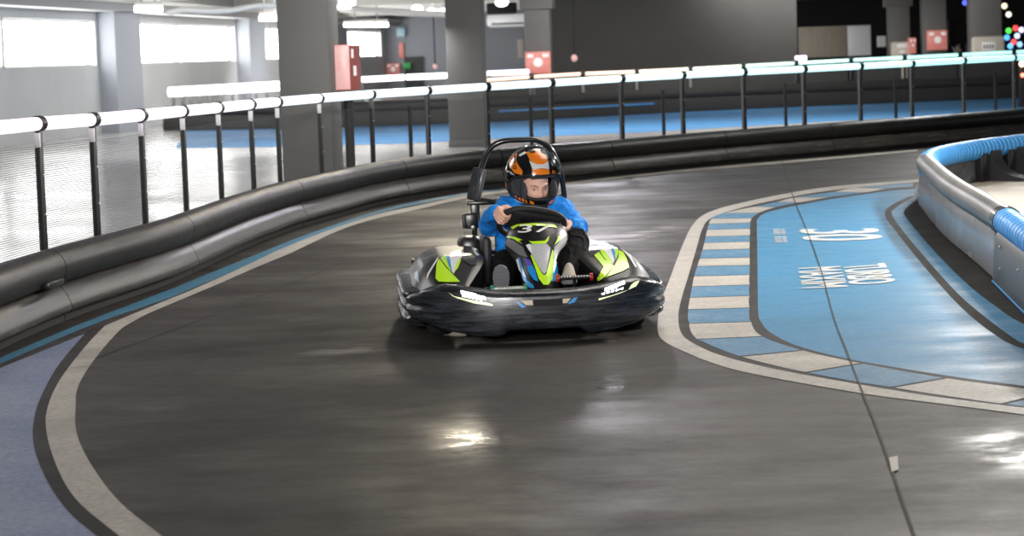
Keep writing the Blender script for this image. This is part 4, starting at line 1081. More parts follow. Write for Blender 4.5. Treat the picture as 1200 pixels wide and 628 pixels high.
for k, pts, o in [('side_grey', [(10, 197), (80, 212), (153, 262), (190, 345), (120, 320), (22, 245)], .003), ('side_grey', [(492, 190), (440, 215), (390, 262), (386, 330), (488, 240)], .003),
                  ('lime', [(75, 125), (55, 110), (110, 88), (250, 80), (400, 93), (414, 118), (400, 113), (250, 97), (120, 101)], .004),
                  ('lime', [(15, 178), (90, 185), (152, 210), (120, 214), (156, 243), (80, 200)], .005), ('lime', [(390, 250), (405, 215), (420, 180), (478, 158), (440, 200)], .005),
                  ('lime', [(200, 218), (225, 222), (320, 216), (352, 178), (346, 215), (326, 240), (222, 240)], .005),
                  ('decal_white', [(176, 248), (206, 240), (216, 262), (222, 318), (190, 275)], .005), ('honeycomb', [(206, 242), (335, 238), (362, 270), (332, 455), (316, 472), (300, 462), (218, 320)], .004),
                  ('lime', [(210, 325), (222, 330), (245, 370), (297, 468), (315, 484), (332, 470), (376, 285), (384, 300), (376, 510), (346, 557), (310, 557), (275, 512), (235, 390)], .005),
                  ('kart_blue', [(175, 385), (225, 400), (245, 440), (270, 532), (235, 515), (200, 460)], .004), ('kart_purple', [(158, 342), (212, 368), (228, 402), (185, 412)], .0045),
                  ('kart_blue', [(384, 405), (405, 372), (417, 430), (412, 515), (372, 532)], .004),
                  ('kart_blue', [(112, 345), (130, 345), (158, 440), (190, 520), (235, 560), (240, 585), (200, 575), (150, 500)], .004), ('decal_white', [(104, 360), (118, 352), (135, 420), (150, 470), (125, 440)], .005)]:
    decal(m, bv, cf(pts), k, o)
# the number
uv, fs = text_mesh('37', .012)
TL, TR, BR, BL = [Vector(p) for p in ((609, 264.6), (648.5, 263.6), (644, 272.8), (607.5, 273.6))]
out = []
for u, v in uv:
    p = TL.lerp(TR, u).lerp(BL.lerp(BR, u), 1 - v); d = lray(p.x, p.y); h = bv.ray_cast(LO, d)
    if h[0] is None: h = bv.find_nearest(LO + d * 9.8)
    n = h[1] if h[1].dot(d) < 0 else -h[1]; out.append(h[0] + n * .007)
m.add(out, fs, 'helmet_white')
m.build('nose_fairing', kart, angle=50)['label'] = 'nose panel in black and lime with white number 37'

# --- steering wheel
WC = Vector((.04, -.12, .505)); e1 = Vector((1, 0, 0)); e2 = Vector((0, -.72, .69)).normalized(); ax = e1.cross(e2).normalized()
if ax.y < 0: ax = -ax                      # towards the driver
WR = .168
WROT = math.radians(-17)
def wpt(th, r=WR, o=0.):                    # flattened, slightly squared rim, turned a little to the right
    a = th - WROT; q = r / (abs(math.cos(a)) ** 2.7 + abs(math.sin(a) / .70) ** 2.7) ** (1 / 2.7)
    return WC + (e1 * math.cos(th) + e2 * math.sin(th)) * q + ax * o
sw = empty('steering_wheel', WC); sw.parent = kart
def loc_build(mb, name, parent, off, **kw):
    mb.v = [v - off for v in mb.v]; return mb.build(name, parent, **kw)
m = MB(); m.tube([wpt(2 * PI * i / 56) for i in range(56)], .0165, 'black_matte', 12, closed=True); loc_build(m, 'rim', sw, WC)
m = MB()
for th in (math.radians(168), math.radians(12), math.radians(-90)): m.tube([WC, wpt(th, WR * .96)], [.03, .018], 'black_plastic', 8, flat=.4)
loc_build(m, 'spoke', sw, WC)
RW = Matrix((e1, e2, ax)).transposed() @ Matrix.Rotation(WROT, 3, 'Z')
f2 = RW @ Vector((0, 1, 0))
m = MB(); m.box(WC + ax * -.010 + f2 * .034, (.27, .135, .04), 'black_matte', RW, .018); m.box(WC + ax * -.034 + f2 * .056, (.17, .055, .03), 'black_plastic', RW, .012); loc_build(m, 'hub', sw, WC)
for (a, b) in ((-.075, .055), (-.04, .015), (0., .01), (.03, .03), (.075, .0)):
    m = MB(); m.ell(WC + e1 * a + e2 * b + ax * -.062, (.009, .009, .009), 'bolt', None, 10, 6); loc_build(m, 'bolt', sw, WC)
m = MB(); m.tube([WC, (.04, -.62, .13)], .015, 'steel', 10); m.build('steering_column', kart)

# --- chassis, floor tray, axle, wheels
m = MB()
for sx in (-1, 1): m.tube(catmull([Vector(p) for p in [(sx * .2, -.86, .09), (sx * .24, -.6, .085), (sx * .31, -.2, .085), (sx * .31, .3, .085), (sx * .28, .86, .10)]], 6), .016, 'steel_black', 10)
for y in (-.78, -.35, .1, .62): m.tube([(-.30, y, .085), (.30, y, .085)], .014, 'steel_black', 10)
for sx in (-1, 1):
    m.tube([(sx * .3, -.2, .1), (sx * .60, -.2, .14)], .012, 'steel_black', 8); m.tube([(sx * .3, .3, .1), (sx * .60, .3, .14)], .012, 'steel_black', 8)
    m.tube([(sx * .24, -.6, .1), (sx * .44, -.55, .125)], .016, 'steel_black', 8); m.tube([(sx * .18, -.82, .09), (sx * .2, -.95, .15)], .012, 'steel_black', 8)
    m.tube([(sx * .28, .84, .1), (sx * .28, .9, .16)], .014, 'steel_black', 8)
m.build('chassis_frame', kart)
m = MB(); m.prism([(-.22, -.86), (.22, -.86), (.31, -.3), (.31, .1), (-.31, .1), (-.31, -.3)], .055, .068, 'motor_grey'); m.build('floor_tray', kart)
m = MB(); m.tube([(-.46, .52, .14), (.46, .52, .14)], .02, 'steel', 12); m.build('rear_axle', kart)
def wheel(x, y, r, w, steer):
    t = empty('wheel', (x, y, r + .005), steer); t.parent = kart
    m = MB(); rows = []
    for i in range(36):
        a = 2 * PI * i / 36; c, s = math.cos(a), math.sin(a); rr = []
        for (dx, rad) in ((-.5, .58), (-.52, .78), (-.46, .93), (-.3, .99), (0, 1), (.3, .99), (.46, .93), (.52, .78), (.5, .58)): rr.append((dx * w, c * rad * r, s * rad * r))
        rows.append(rr)
    m.grid(rows, 'tyre', cv=True); m.build('tyre', t, angle=45, fix=True)
    m = MB(); m.tube([(-w * .42, 0, 0), (-w * .2, 0, 0), (w * .2, 0, 0), (w * .42, 0, 0)], [r * .6, r * .42, r * .42, r * .6], 'rim', 28); m.tube([(-w * .5, 0, 0), (w * .5, 0, 0)], r * .16, 'steel', 14); m.build('rim', t)
for sx in (-1, 1): wheel(sx * .48, -.55, .12, .12, math.radians(6)); wheel(sx * .47, .52, .135, .17, 0)

# --- seat
DX = .065
m = MB(); rows = []
for i in range(15):
    v = i / 14
    # path along the middle of the seat: front edge -> pan -> back top
    if v < .45: q = v / .45; y, z = -.10 + q * .36, .15 - .05 * math.sin(PI * q * .6)
    else: q = (v - .45) / .55; y, z = .26 + q * .16 + .06 * math.sin(q * PI / 2), .11 + q * .48
    row = []
    hw = .165 + .02 * math.sin(PI * v)
    for j in range(-8, 9):
        tt = j / 8; up = abs(tt) ** 3
        if v < .45: row.append((DX + hw * tt, y, z + .12 * up * (0.4 + v)))
        else: row.append((DX + hw * tt, y - .10 * up, z + .02 * up))
    rows.append(row)
m.grid(rows, 'seat_black'); o = m.build('seat', kart, angle=60)
sm = o.modifiers.new('s', 'SOLIDIFY'); sm.thickness = .012
# --- roll bar
m = MB(); rb = catmull([Vector(p) for p in [(-.22, .62, .1), (-.215, .58, .35), (-.20, .55, .60), (-.175, .53, .74), (-.13, .51, .86), (-.06, .50, .912), (.06, .50, .920), (.15, .50, .912), (.22, .51, .86), (.27, .53, .74), (.29, .55, .60), (.30, .58, .35), (.30, .62, .1)]], 6)
m.tube(rb, .0155, 'steel_black', 14); m.build('roll_bar', kart)
m = MB(); m.tube([(-.20, .55, .60), (-.08, .48, .58), (.16, .48, .58), (.29, .55, .60)], .012, 'steel_black', 10); m.tube([(-.215, .6, .3), (-.1, .52, .3), (.2, .52, .3), (.3, .6, .3)], .012, 'steel_black', 10); m.build('cross_tube', kart)
# --- control unit at the roll bar
t = empty('control_unit', (-.205, .50, .55)); t.parent = kart
R = Matrix.Rotation(math.radians(14), 3, 'Y') @ Matrix.Rotation(math.radians(-25), 3, 'Z')
m = MB(); m.box((.008, 0, .135), (.072, .05, .18), 'motor_grey', R, .01); m.build('display_case', t)
m = MB(); m.box((.012 - .004, -.028, .145), (.038, .006, .11), 'lcd', R, .003); m.box((.0, -.03, .19), (.02, .006, .02), 'black_matte', R); m.box((-.005, -.03, .15), (.02, .006, .05), 'black_matte', R); m.build('screen', t)
m = MB(); m.box((.03, .02, .03), (.16, .04, .022), 'black_plastic', None, .006); m.box((-.005, .02, -.03), (.05, .03, .14), 'black_plastic', None, .006); m.build('bracket', t)
m = MB(); m.box((-.03, 0, -.065), (.08, .06, .085), 'black_plastic', None, .012); m.box((-.072, -.01, -.065), (.014, .05, .075), 'motor_grey', None, .005); m.build('connector_box', t)
m = MB(); m.ell((-.025, -.032, -.1), (.012, .006, .012), 'bolt', None, 12, 8); m.build('bolt', t)
# --- motor cover and seat side pad
m = MB(); m.box((-.255, .43, .335), (.12, .22, .14), 'black_plastic', None, .03); m.build('motor_cover', kart)
m = MB(); m.box((-.185, .17, .30), (.05, .24, .26), 'seat_black', None, .024); m.build('seat_bolster', kart)
# --- pedals
def pedal(x0, x1, y, z, ring, bar, lab):
    t = empty('pedal', ((x0 + x1) / 2, y, z)); t.parent = kart; t['label'] = lab; c = Vector(((x0 + x1) / 2, y, z)); w = (x1 - x0) / 2
    m = MB(); m.tube([(-w, 0, 0), (w, 0, 0)], .011, bar, 14)
    for i in range(12): m.ell((-w + (i + .5) * w / 6, -.009, .006), (.005, .004, .004), 'bolt', None, 8, 6)
    m.build('foot_bar', t)
    for s in (-1, 1):
        m = MB(); m.tube([(s * w - .008, 0, 0), (s * w + .008, 0, 0)], .02, ring, 18); m.build('end_ring', t)
    m = MB(); m.tube([(0, .0, -.01), (0, .03, -.10), (0, .05, -(z - .08))], .009, 'steel_black', 8); m.build('arm', t)
pedal(-.225, -.06, -.70, .238, 'pedal_green', 'pedal_bar', 'pedal with green end rings')
pedal(.105, .275, -.67, .275, 'pedal_red', 'steel_black', 'pedal with red end rings')

# ================================================================== DRIVER
person = empty('person', (KM @ Vector((DX, .25, 0))), YAW, 'child in blue jacket, black trousers and orange-black helmet steering the kart', 'person')
PO = Vector((DX, .25, 0))
def remesh(mb, voxel, it=6, fac=.5, folds=0., freq=13.):
    me = mb.mesh('tmp'); o = bpy.data.objects.new('tmp', me); COL.objects.link(o)
    r = o.modifiers.new('r', 'REMESH'); r.mode = 'VOXEL'; r.voxel_size = voxel
    if it: s = o.modifiers.new('s', 'SMOOTH'); s.iterations = it; s.factor = fac
    dg = bpy.context.evaluated_depsgraph_get(); out = bpy.data.meshes.new_from_object(o.evaluated_get(dg))
    bpy.data.objects.remove(o); bpy.data.meshes.remove(me)
    if folds:
        from mathutils import noise
        nn = [v.normal.copy() for v in out.vertices]
        for v, n in zip(out.vertices, nn):
            p = v.co * freq; a = 1 - abs(noise.noise(Vector((p.x, p.y, p.z * 1.5)))) * 2.2; b = noise.noise(p * 2.3 + Vector((5, 1, 2)))
            v.co += n * folds * (max(a, 0) ** 2 * 1.0 - .35 + .35 * b)
    return out
def link_mesh(me, name, k, parent, off=PO):
    me.transform(Matrix.Translation(-off)); me.materials.clear(); me.materials.append(M[k]); me.name = name
    me.polygons.foreach_set('use_smooth', [True] * len(me.polygons)); me.polygons.foreach_set('material_index', [0] * len(me.polygons))
    o = bpy.data.objects.new(name, me); COL.objects.link(o); o.parent = parent; return o
SHL, SHR = Vector((-.065, .20, .565)), Vector((.225, .20, .55))
ELL_, ELR = Vector((-.165, .09, .485)), Vector((.305, .075, .455))
THL, THR = math.radians(153), math.radians(-14)
HL, HR = wpt(THL), wpt(THR)
HCn = Vector((.083, .215, .728))                     # helmet centre
HYAW = math.radians(17); HP = math.radians(7)
RH = Matrix.Rotation(HYAW, 3, 'Z') @ Matrix.Rotation(HP, 3, 'X')
def hp(x, y, z): return HCn + RH @ Vector((x, y, z))
# hands
def hand(mb, th, side, elbow):
    c = wpt(th); T = (wpt(th + .03) - wpt(th - .03)).normalized(); O = (c - WC).normalized(); A = ax
    # circle around the rim: angle 0 = outward, +90 = away from driver (front), -90 = driver side
    def ring(phi, r, s): return c + (O * math.cos(phi) - A * math.sin(phi)) * r + T * s
    rd = math.radians
    pal = ring(rd(-35), .036, 0)
    # palm block: capsules side by side
    for s in (-.024, -.008, .008, .024):
        mb.cap(ring(rd(-75), .034, s * .85), .0125, ring(rd(5), .031, s), .0115, 'skin')
        mb.cap(ring(rd(-40), .045, s * .7), .012, ring(rd(-20), .038, s), .0125, 'skin')
    w = ring(rd(-35), .062, 0)
    nails = []
    for i, s in enumerate((-.0275, -.0095, .0095, .0275)):
        L = (.92, 1.03, 1., .82)[i] if side > 0 else (.82, 1., 1.03, .92)[i]; f = (.0088, .0094, .0092, .0080)[i] if side > 0 else (.0080, .0092, .0094, .0088)[i]
        k = [ring(rd(5), .032, s), ring(rd(5 + 68 * L), .0325, s * 1.03), ring(rd(5 + 128 * L), .029, s * 1.02), ring(rd(5 + 185 * L), .0255, s)]
        mb.cap(k[0], f * 1.12, k[1], f * 1.04, 'skin', 12); mb.cap(k[1], f * 1.04, k[2], f * .95, 'skin', 12); mb.cap(k[2], f * .95, k[3], f * .85, 'skin', 12)
        nails.append((k[2].lerp(k[3], .75) + (k[3] - c).normalized() * f * .8, f))
    s0 = .03 * (1 if side > 0 else -1) * (1 if True else 1)
    up = T * (1 if T.z > 0 else -1)
    k = [ring(rd(-70), .038, 0) + up * .018, ring(rd(-95), .034, 0) + up * .038, ring(rd(-135), .029, 0) + up * .046, ring(rd(-175), .027, 0) + up * .048]
    for a, b, r0, r1 in ((0, 1, .0125, .011), (1, 2, .011, .010), (2, 3, .010, .0085)): mb.cap(k[a], r0, k[b], r1, 'skin', 12)
    # wrist
    d = (elbow - w).normalized()
    mb.cap(pal, .022, w + d * .03, .019, 'skin'); mb.cap(w + d * .02, .019, elbow, .03, 'skin')
    return w, nails
body = MB()
wl_, nl = hand(body, THL, 1, ELL_); wr_, nr = hand(body, THR, -1, ELR)
body.cap(ELL_, .032, SHL, .04, 'skin'); body.cap(ELR, .032, SHR, .04, 'skin')
NK = Vector((.08, .22, .60))
body.cap(SHL, .045, SHR, .045, 'skin'); body.ell((.075, .235, .46), (.125, .085, .14), 'skin'); body.ell((.068, .25, .27), (.12, .09, .13), 'skin'); body.cap(NK + Vector((0, .01, -.08)), .05, hp(0, .03, -.06), .043, 'skin')
HIPL, HIPR = Vector((0, .22, .20)), Vector((.13, .22, .20)); KNL, KNR = Vector((-.115, -.20, .315)), Vector((.265, -.19, .415)); ANL, ANR = Vector((-.17, -.54, .215)), Vector((.182, -.51, .265))
for h, kn, an in ((HIPL, KNL, ANL), (HIPR, KNR, ANR)): body.cap(h, .07, kn, .048, 'skin'); body.cap(kn, .046, an, .03, 'skin')
body.cap(ANL, .03, ANL + Vector((0, -.03, .05)), .026, 'skin'); body.cap(ANR, .03, ANR + Vector((-.01, -.06, .01)), .022, 'skin')
# head with facial relief (front is -y)
def gauss(x, z, cx, cz, sx, sz): return math.exp(-((x - cx) / sx) ** 2 - ((z - cz) / sz) ** 2)
rows = []
HS = 1.12; FO = Vector((.0, -.022, -.048))
for i in range(61):
    thh = PI * i / 60; row = []
    for j in range(96):
        ph = 2 * PI * j / 96
        x = .069 * math.sin(thh) * math.cos(ph); y = .088 * math.sin(thh) * math.sin(ph); z = .098 * math.cos(thh)
        if z < 0: x *= 1 - .22 * (z / -.098) ** 2
        if y < 0:
            f = min(1, -y / .05)
            dy = .006 * gauss(x, z, 0, .018, .05, .012) - .010 * (gauss(x, z, .029, .0, .017, .012) + gauss(x, z, -.029, .0, .017, .012))
            dy += .006 * gauss(x, z, 0, -.004, .008, .018) + .017 * gauss(x, z, 0, -.027, .010, .013) + .006 * (gauss(x, z, .010, -.031, .006, .006) + gauss(x, z, -.010, -.031, .006, .006))
            dy += .006 * (gauss(x, z, .036, -.026, .02, .018) + gauss(x, z, -.036, -.026, .02, .018)) + .005 * gauss(x, z, 0, -.051, .020, .005) + .006 * gauss(x, z, 0, -.060, .016, .005) - .004 * gauss(x, z, 0, -.0555, .022, .0028) + .007 * gauss(x, z, 0, -.083, .02, .014)
            y -= dy * f
        row.append(hp(*(Vector((x, y, z)) * HS + FO)))
    rows.append(row)
body.grid(rows, 'skin', cu=True, flip=True)
for sx in (-1, 1): body.ell(hp(sx * .077, .0, -.053), (.010, .018, .028), 'skin', RH)
me = remesh(body, .0022, 2, .35); body_o = link_mesh(me, 'body', 'skin', person)
def fpt(x, z, extra=0.):                               # point on the face
    d = RH @ Vector((0, 1, 0)); bvh = hbv; o = hp(x * HS, -.35, z * HS - .048); h = bvh.ray_cast(o, d)
    return h[0] + (o - h[0]).normalized() * extra
hm = MB(); hm.grid(rows, 'skin', cu=True, flip=True); hbv = hm.bvh()
for sx in (-1, 1):
    m = MB(); c = fpt(sx * .029, .0, -.0065); m.ell(c, (.0118, .0105, .0090), 'eye_white', RH, 20, 14)
    g = (RH @ Vector((.22, -1, -.12))).normalized(); m.ell(c + g * .0068, (.0056, .0056, .0056), 'iris', RH, 14, 10)
    m.v = [v - PO for v in m.v]; m.build('eye', person)
    m = MB(); pts = [fpt(sx * (.013 + .033 * q), .0145 + .006 * math.sin(PI * q * .8), .001) for q in (0, .25, .5, .75, 1)]
    m.tube(pts, [.003, .004, .0038, .003, .0015], 'brow', 8); m.v = [v - PO for v in m.v]; m.build('eyebrow', person)
    m = MB(); pts = [fpt(sx * (.018 + .022 * q), .0045 + .0035 * math.sin(PI * q), .0012) for q in (0, .25, .5, .75, 1)]
    m.tube(pts, .0016, 'brow', 6); m.v = [v - PO for v in m.v]; m.build('eyelash', person)
m = MB(); pts = [fpt(-.021 + .042 * q, -.054 - .002 * math.sin(PI * q), .0005) for q in (0, .2, .4, .6, .8, 1)]; m.tube(pts, [.001, .003, .0045, .0045, .003, .001], 'lips', 8); m.v = [v - PO for v in m.v]; m.build('mouth', person)
# jacket
jk = MB()
for sh, el, wr, th in ((SHL, ELL_, wl_, THL), (SHR, ELR, wr_, THR)):
    jk.cap(sh, .068, el, .057, 'jacket_blue'); d = (wr - el); jk.cap(el, .057, el + d * .80, .040, 'jacket_blue'); jk.cap(el + d * .7, .041, el + d * .90, .034, 'jacket_blue')
jk.cap(SHL + Vector((.03, .01, 0)), .072, SHR + Vector((-.03, .01, 0)), .072, 'jacket_blue')
jk.ell((.078, .225, .47), (.155, .115, .16), 'jacket_blue'); jk.ell((.07, .235, .31), (.148, .115, .17), 'jacket_blue'); jk.ell((.068, .20, .235), (.15, .11, .07), 'jacket_blue')
jk.ell((-.045, .12, .385), (.095, .075, .115), 'jacket_blue'); jk.ell((.17, .13, .385), (.08, .07, .10), 'jacket_blue'); jk.ell((.08, .22, .60), (.085, .08, .05), 'jacket_blue'); jk.ell((.085, .30, .585), (.11, .07, .06), 'jacket_blue')
rnd = random.Random(3)                                 # soft folds
for _ in range(26):
    a = rnd.uniform(.25, .5); jk.ell((.07 + rnd.uniform(-.13, .13), .12 + rnd.uniform(0, .03), a), (.05, .014, .010), 'jacket_blue', Matrix.Rotation(rnd.uniform(-.8, .8), 3, 'Y'))
for sh, el in ((SHL, ELL_), (SHR, ELR)):
    for q in (.25, .5, .75): p = sh.lerp(el, q); jk.ell(p, (.062, .062, .012), 'jacket_blue', Matrix.Rotation(rnd.uniform(-.6, .6), 3, 'Y'))
link_mesh(remesh(jk, .0045, 9, .5, .011, 12.), 'jacket', 'jacket_blue', person)
tr = MB()
tr.ell((.066, .22, .215), (.15, .12, .10), 'trouser_black')
for h, kn, an in ((HIPL, KNL, ANL), (HIPR, KNR, ANR)):
    tr.cap(h, .088, kn, .068, 'trouser_black'); tr.cap(kn, .067, kn.lerp(an, .5), .062, 'trouser_black'); tr.cap(kn.lerp(an, .5), .061, kn.lerp(an, .93), .044, 'trouser_black')
link_mesh(remesh(tr, .005, 8, .5, .007, 13.), 'trousers', 'trouser_black', person)
# shoes: sole turned to the camera on the image-left foot, toe seen on the other
def shoe(ank, d_toe, up, kk, name, lab):
    d_toe = Vector(d_toe).normalized(); upv = Vector(up); upv = (upv - d_toe * upv.dot(d_toe)).normalized(); sd = d_toe.cross(upv)
    t = empty(name, ank - PO); t.parent = person; t['label'] = lab
    R = Matrix((sd, d_toe, upv)).transposed()
    m = MB(); rows = []
    prof = [(-.055, .005, .03), (-.05, .024, .06), (-.03, .030, .075), (.0, .032, .07), (.035, .034, .055), (.07, .038, .045), (.10, .037, .036), (.125, .028, .026), (.138, .010, .010)]
    for y, hw, hh in prof:
        rows.append([R @ Vector((hw * math.cos(a), y, -.035 + hh * max(0, math.sin(a)) ** .8)) for a in [PI * q / 12 for q in range(13)]])
    m.grid(rows, kk, cu=True); m.build('upper', t, angle=60, fix=True)
    m = MB(); pts = [(hw * 1.08, y) for y, hw, _ in prof] + [(-hw * 1.08, y) for y, hw, _ in prof[::-1]]
    n = len(pts); vs = [R @ Vector((x, y, -.035)) for x, y in pts] + [R @ Vector((x, y, -.053)) for x, y in pts]
    m.add(vs, [tuple(range(n)), tuple(range(n, 2 * n))[::-1]] + [(i, (i + 1) % n, n + (i + 1) % n, n + i) for i in range(n)], 'shoe_sole')
    for i in range(9):
        y = -.04 + i * .019; hw = lerp_tab([(p[0], p[1]) for p in prof], y) * .9
        m.box(R @ Vector((0, y, -.055)), (hw * 2, .010, .006), 'shoe_sole', R, .002)
    m.build('sole', t, angle=30, fix=True)
shoe(Vector((-.172, -.565, .225)), (0, -.25, 1), (0, 1, .25), 'shoe_sole', 'shoe', 'shoe showing its grey sole on the image-left side')
shoe(Vector((.180, -.535, .295)), (-.12, -.95, .02), (0, .02, 1), 'shoe_beige', 'shoe', 'beige-grey shoe on the red-ringed pedal')

# ---- helmet
hel = empty('helmet', HCn - PO); hel.parent = person
def hdir(az, el):                                      # az 0 = front
    return Vector((math.sin(az) * math.cos(el), -math.cos(az) * math.cos(el), math.sin(el)))
def hr(d):
    x, y, z = d; s = Vector((x * .146, y * .165, z * .174))
    if z < 0:
        s.z *= 1.06 + .13 * max(0, -y)
        if y < 0: s.y *= 1 + .16 * min(1, -z * 1.6) * min(1, -y * 1.5)
        if y > 0: s.y *= 1 - .12 * (-z)
        s.x *= 1 - .08 * (-z) ** 2
    return s
AZN, ELN = 144, 96; EL0 = math.radians(-62)
def grid_h(sc, el0, el1, az0, az1, na, ne):
    return [[hdir(az0 + (az1 - az0) * j / na, el0 + (el1 - el0) * i / ne) for j in range(na + 1)] for i in range(ne + 1)]
hm2 = MB(); g = []
for i in range(ELN + 1):
    el = EL0 + (PI / 2 - EL0) * i / ELN
    g.append([hdir(2 * PI * j / AZN - PI, el) for j in range(AZN)])
def in_port(d):
    az = math.atan2(d.x, -d.y); s = hr(d)
    if abs(az) > math.radians(82): return False
    e = math.degrees(az) / 82
    top = .036 - .010 * abs(e) ** 2; bot = -.100 + .036 * abs(e) ** 2.2
    return bot < s.z < top and abs(e) < 1 - .12 * max(0, abs((s.z + .037) / .073) - .7)
n0 = len(hm2.v); hm2.v += [HCn + RH @ hr(d) for r in g for d in r]
for i in range(ELN):
    for j in range(AZN):
        j2 = (j + 1) % AZN; dm = (g[i][j] + g[i + 1][j2]).normalized()
        if in_port(dm): continue
        hm2.f.append((i * AZN + j, i * AZN + j2, (i + 1) * AZN + j2, (i + 1) * AZN + j)); hm2.m.append(hm2.mi('helmet_black'))
hbv2 = hm2.bvh(); hc = lambda pts: crop(580, 160, 6.978, pts)
for k, pts, o in [('helmet_orange', [(255, 130), (300, 110), (360, 122), (410, 150), (432, 205), (400, 226), (350, 230), (300, 212), (275, 170)], .0015),
                  ('helmet_white', [(278, 192), (300, 210), (350, 229), (400, 225), (434, 203), (444, 268), (390, 260), (340, 264), (305, 262)], .002),
                  ('helmet_orange', [(303, 264), (345, 266), (395, 263), (443, 270), (446, 310), (400, 318), (350, 314), (308, 318)], .0015),
                  ('helmet_orange', [(182, 133), (140, 165), (118, 205), (122, 250), (160, 297), (222, 317), (227, 282), (197, 240), (175, 195)], .0015),
                  ('helmet_black', [(160, 158), (170, 152), (170, 225), (158, 215)], .0025), ('helmet_black', [(138, 178), (147, 172), (150, 235), (138, 225)], .0025),
                  ('helmet_black', [(150, 240), (175, 240), (180, 268), (155, 265)], .0025), ('helmet_orange', [(157, 246), (172, 247), (174, 262), (160, 259)], .003),
                  ('helmet_white', [(98, 278), (132, 285), (188, 348), (175, 362), (128, 325)], .0015), ('helmet_white', [(195, 150), (245, 122), (258, 135), (205, 165)], .0015),
                  ('helmet_orange', [(470, 272), (497, 283), (492, 312), (465, 306)], .0015),
                  ('helmet_orange', [(128, 438), (180, 458), (252, 488), (268, 545), (215, 527), (160, 490), (140, 465)], .0015),
                  ('helmet_black', [(170, 455), (180, 460), (195, 512), (186, 508)], .0025), ('helmet_black', [(205, 468), (216, 473), (226, 528), (216, 524)], .0025), ('helmet_black', [(236, 482), (246, 486), (254, 538), (244, 534)], .0025),
                  ('helmet_orange', [(276, 505), (305, 510), (324, 556), (290, 546)], .0015), ('helmet_orange', [(476, 490), (440, 540), (420, 583), (432, 586), (462, 543), (482, 500)], .0015),
                  ('helmet_white', [(158, 505), (200, 528), (240, 538), (242, 548), (200, 540), (160, 518)], .0015), ('helmet_orange', [(85, 368), (95, 380), (101, 450), (90, 440)], .0015)]:
    decal(hm2, hbv2, hc(pts), k, o, 3)
hm2.v = [v - HCn for v in hm2.v]
hs = hm2.build('shell', hel, angle=60)
# inner lining, seen as a padded dark ring round the face
m = MB(); ln = []
for q in range(72):
    a = 2 * PI * q / 72; az = math.radians(80) * math.copysign(abs(math.cos(a)) ** .7, math.cos(a)); zc = -.034 + .070 * math.copysign(abs(math.sin(a)) ** .7, math.sin(a))
    ln.append((az, zc))
rows = []
for f_ in (1.0, .96, .86, .76, .70):
    r = []
    for az, zc in ln:
        sh = 1. if f_ > .95 else (.9 if f_ > .8 else .66)
        a2 = az * (1 if f_ > .95 else (.94 if f_ > .8 else .72)); zz = -.034 + (zc + .034) * (1.04 if f_ > .95 else (.98 if f_ > .8 else .82))
        el = math.asin(max(-1, min(1, zz / .176))); d = hdir(a2, el); s = hr(d) * f_; s.z = zz
        r.append(RH @ s)
    rows.append(r)
m.grid(rows, 'helmet_lining', cu=True); m.build('lining', hel, angle=60, fix=True)
# cheek pads
for sx in (-1, 1):
    m = MB(); m.ell(RH @ Vector((sx * .088, -.085, -.055)), (.012, .05, .05), 'helmet_grey', RH); m.build('cheek_pad', hel)
# port edge trim
m = MB(); m.tube([RH @ (hr(hdir(az, math.asin(max(-1, min(1, zc * 1.06 / .176))))) * 1.0) for az, zc in ln], .005, 'black_matte', 8, closed=True); m.build('port_trim', hel)
# brow peak seen inside the port
m = MB(); m.box(RH @ Vector((0, -.138, .030)), (.14, .02, .022), 'helmet_lining', RH, .008); m.build('brow_pad', hel)
# raised clear visor
m = MB(); rows = []
for i in range(13):
    el = math.radians(12 + 46 * i / 12)
    rows.append([RH @ (hr(hdir(math.radians(-84 + 168 * j / 40), el * (1 - .25 * abs(-1 + j / 20) ** 2))) * 1.075) for j in range(41)])
m.grid(rows, 'visor_clear'); m.build('visor', hel, angle=60)
for sx in (-1, 1):
    m = MB(); p = RH @ (hr(hdir(sx * math.radians(86), math.radians(8))) * 1.03); q = RH @ Vector((sx, 0, 0)); m.tube([p - q * .012, p + q * .010], .022, 'helmet_black', 20); m.build('visor_hinge', hel)
# chin vent
m = MB(); m.box(RH @ (hr(hdir(0, math.radians(-42))) * 1.0), (.06, .012, .02), 'black_matte', RH, .004); m.build('chin_vent', hel)
# spoiler / vents at the crown
m = MB(); 
for sx in (-1, 1): m.box(RH @ (hr(hdir(sx * .5, math.radians(62))) * 1.01), (.03, .035, .012), 'helmet_grey', RH, .004)
m.build('top_vent', hel)

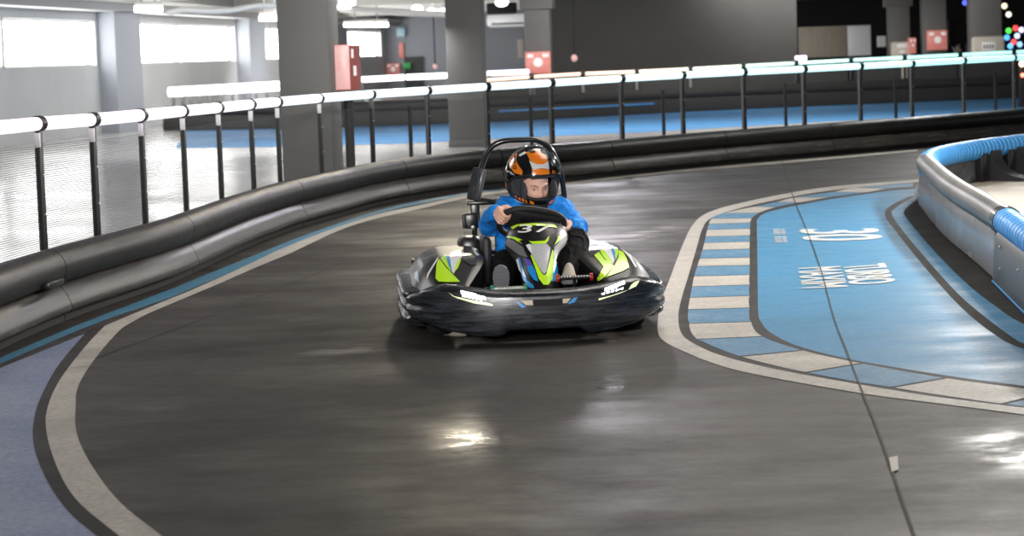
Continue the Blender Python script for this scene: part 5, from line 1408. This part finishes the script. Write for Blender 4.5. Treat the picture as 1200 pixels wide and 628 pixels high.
# ================================================================== light
w = bpy.data.worlds.new('world'); SC.world = w; w.use_nodes = True
bg = w.node_tree.nodes['Background']; bg.inputs[0].default_value = (1, .95, .90, 1); bg.inputs[1].default_value = .50
def area(name, loc, target, size, energy, col=(1, 1, 1), sy=None, spread=None):
    l = bpy.data.lights.new(name, 'AREA'); l.energy = energy; l.color = col; l.size = size
    if sy: l.shape = 'RECTANGLE'; l.size_y = sy
    if spread: l.spread = math.radians(spread)
    o = bpy.data.objects.new(name, l); COL.objects.link(o); o.location = loc
    d = Vector(target) - Vector(loc); o.rotation_euler = d.to_track_quat('-Z', 'Y').to_euler(); return o
area('ceiling_strip', (-.55, 25.2, 3.45), (-.55, 23, 0), .35, 150, (1, .88, .66), 1.6)
area('ceiling_strip', (1.3, 28.8, 3.45), (1.3, 26, 0), .4, 190, (.95, .92, 1), 1.2)  # added strip; the glint it was set for is the headlight's reflection
area('ceiling_strip', (5.95, 24.5, 3.45), (5.9, 22, 0), .5, 170, (1, .96, .90), 1.2)
area('ceiling_strip', (7.3, 30.6, 3.45), (7.2, 28, 0), .6, 220, (1, .98, .95), 1.2)
area('ceiling_fill', (1.2, 11.6, 3.5), (.6, 11, 0), 2.6, 160, (1, .93, .85), 2.6)
area('ceiling_fill', (-4.0, 14.0, 3.5), (-2.4, 14, 0), 2., 160, (1, .98, .96), 3.)
area('ceiling_fill', (3., 37., 3.5), (3, 38, 0), 12., 1100, (1, .94, .87), 6.)
area('ceiling_fill', (-3., 34., 3.5), (-3, 36, 0), 4., 620, (1, .98, .96), 8.)
area('ceiling_fill', (-2.5, 56., 3.5), (-2.5, 60, 0), 6., 1500, (1, .98, .96), 12.)  # unseen area lamp, turned up to brighten the left hall
area('ceiling_fill', (4., 43., 3.5), (4.4, 50, 1.), 6., 420, (1, .98, .96), 2.)  # added fill to lift the dark middle wall
area('ceiling_fill', (4.6, 17.0, 3.5), (4.4, 18.5, 0), 1.2, 130, (1, .98, .95), 1.2)  # extra lamp added above the island to brighten the blue tube
area('ceiling_fill', (8., 50., 3.5), (8.5, 58, 1.4), 5., 260, (1, .97, .94), 1.5)
area('key_lamp', (6.2, 15.2, 3.5), (.6, 10.5, 0), .35, 800, (1, .96, .9))
area('front_fill', (-.8, -3.5, 3.2), (.1, 10.6, .5), 3., 85, (1, .98, .96), 1.2, spread=40)
area('ceiling_fill', (-4.2, 45., 3.4), (-8.2, 46, 1.), 7., 420, (1, .98, .96), 2.)  # added to wash the window wall, no fixture known there
area('ceiling_fill', (-1.2, 15.5, 3.5), (-1.4, 21, 1.6), 2.5, 120, (1, .98, .96), 1.)  # fill put in to light the column fronts
SC.view_settings.view_transform = 'Standard'; SC.view_settings.look = 'None'; SC.view_settings.exposure = 0.; SC.view_settings.gamma = 1.
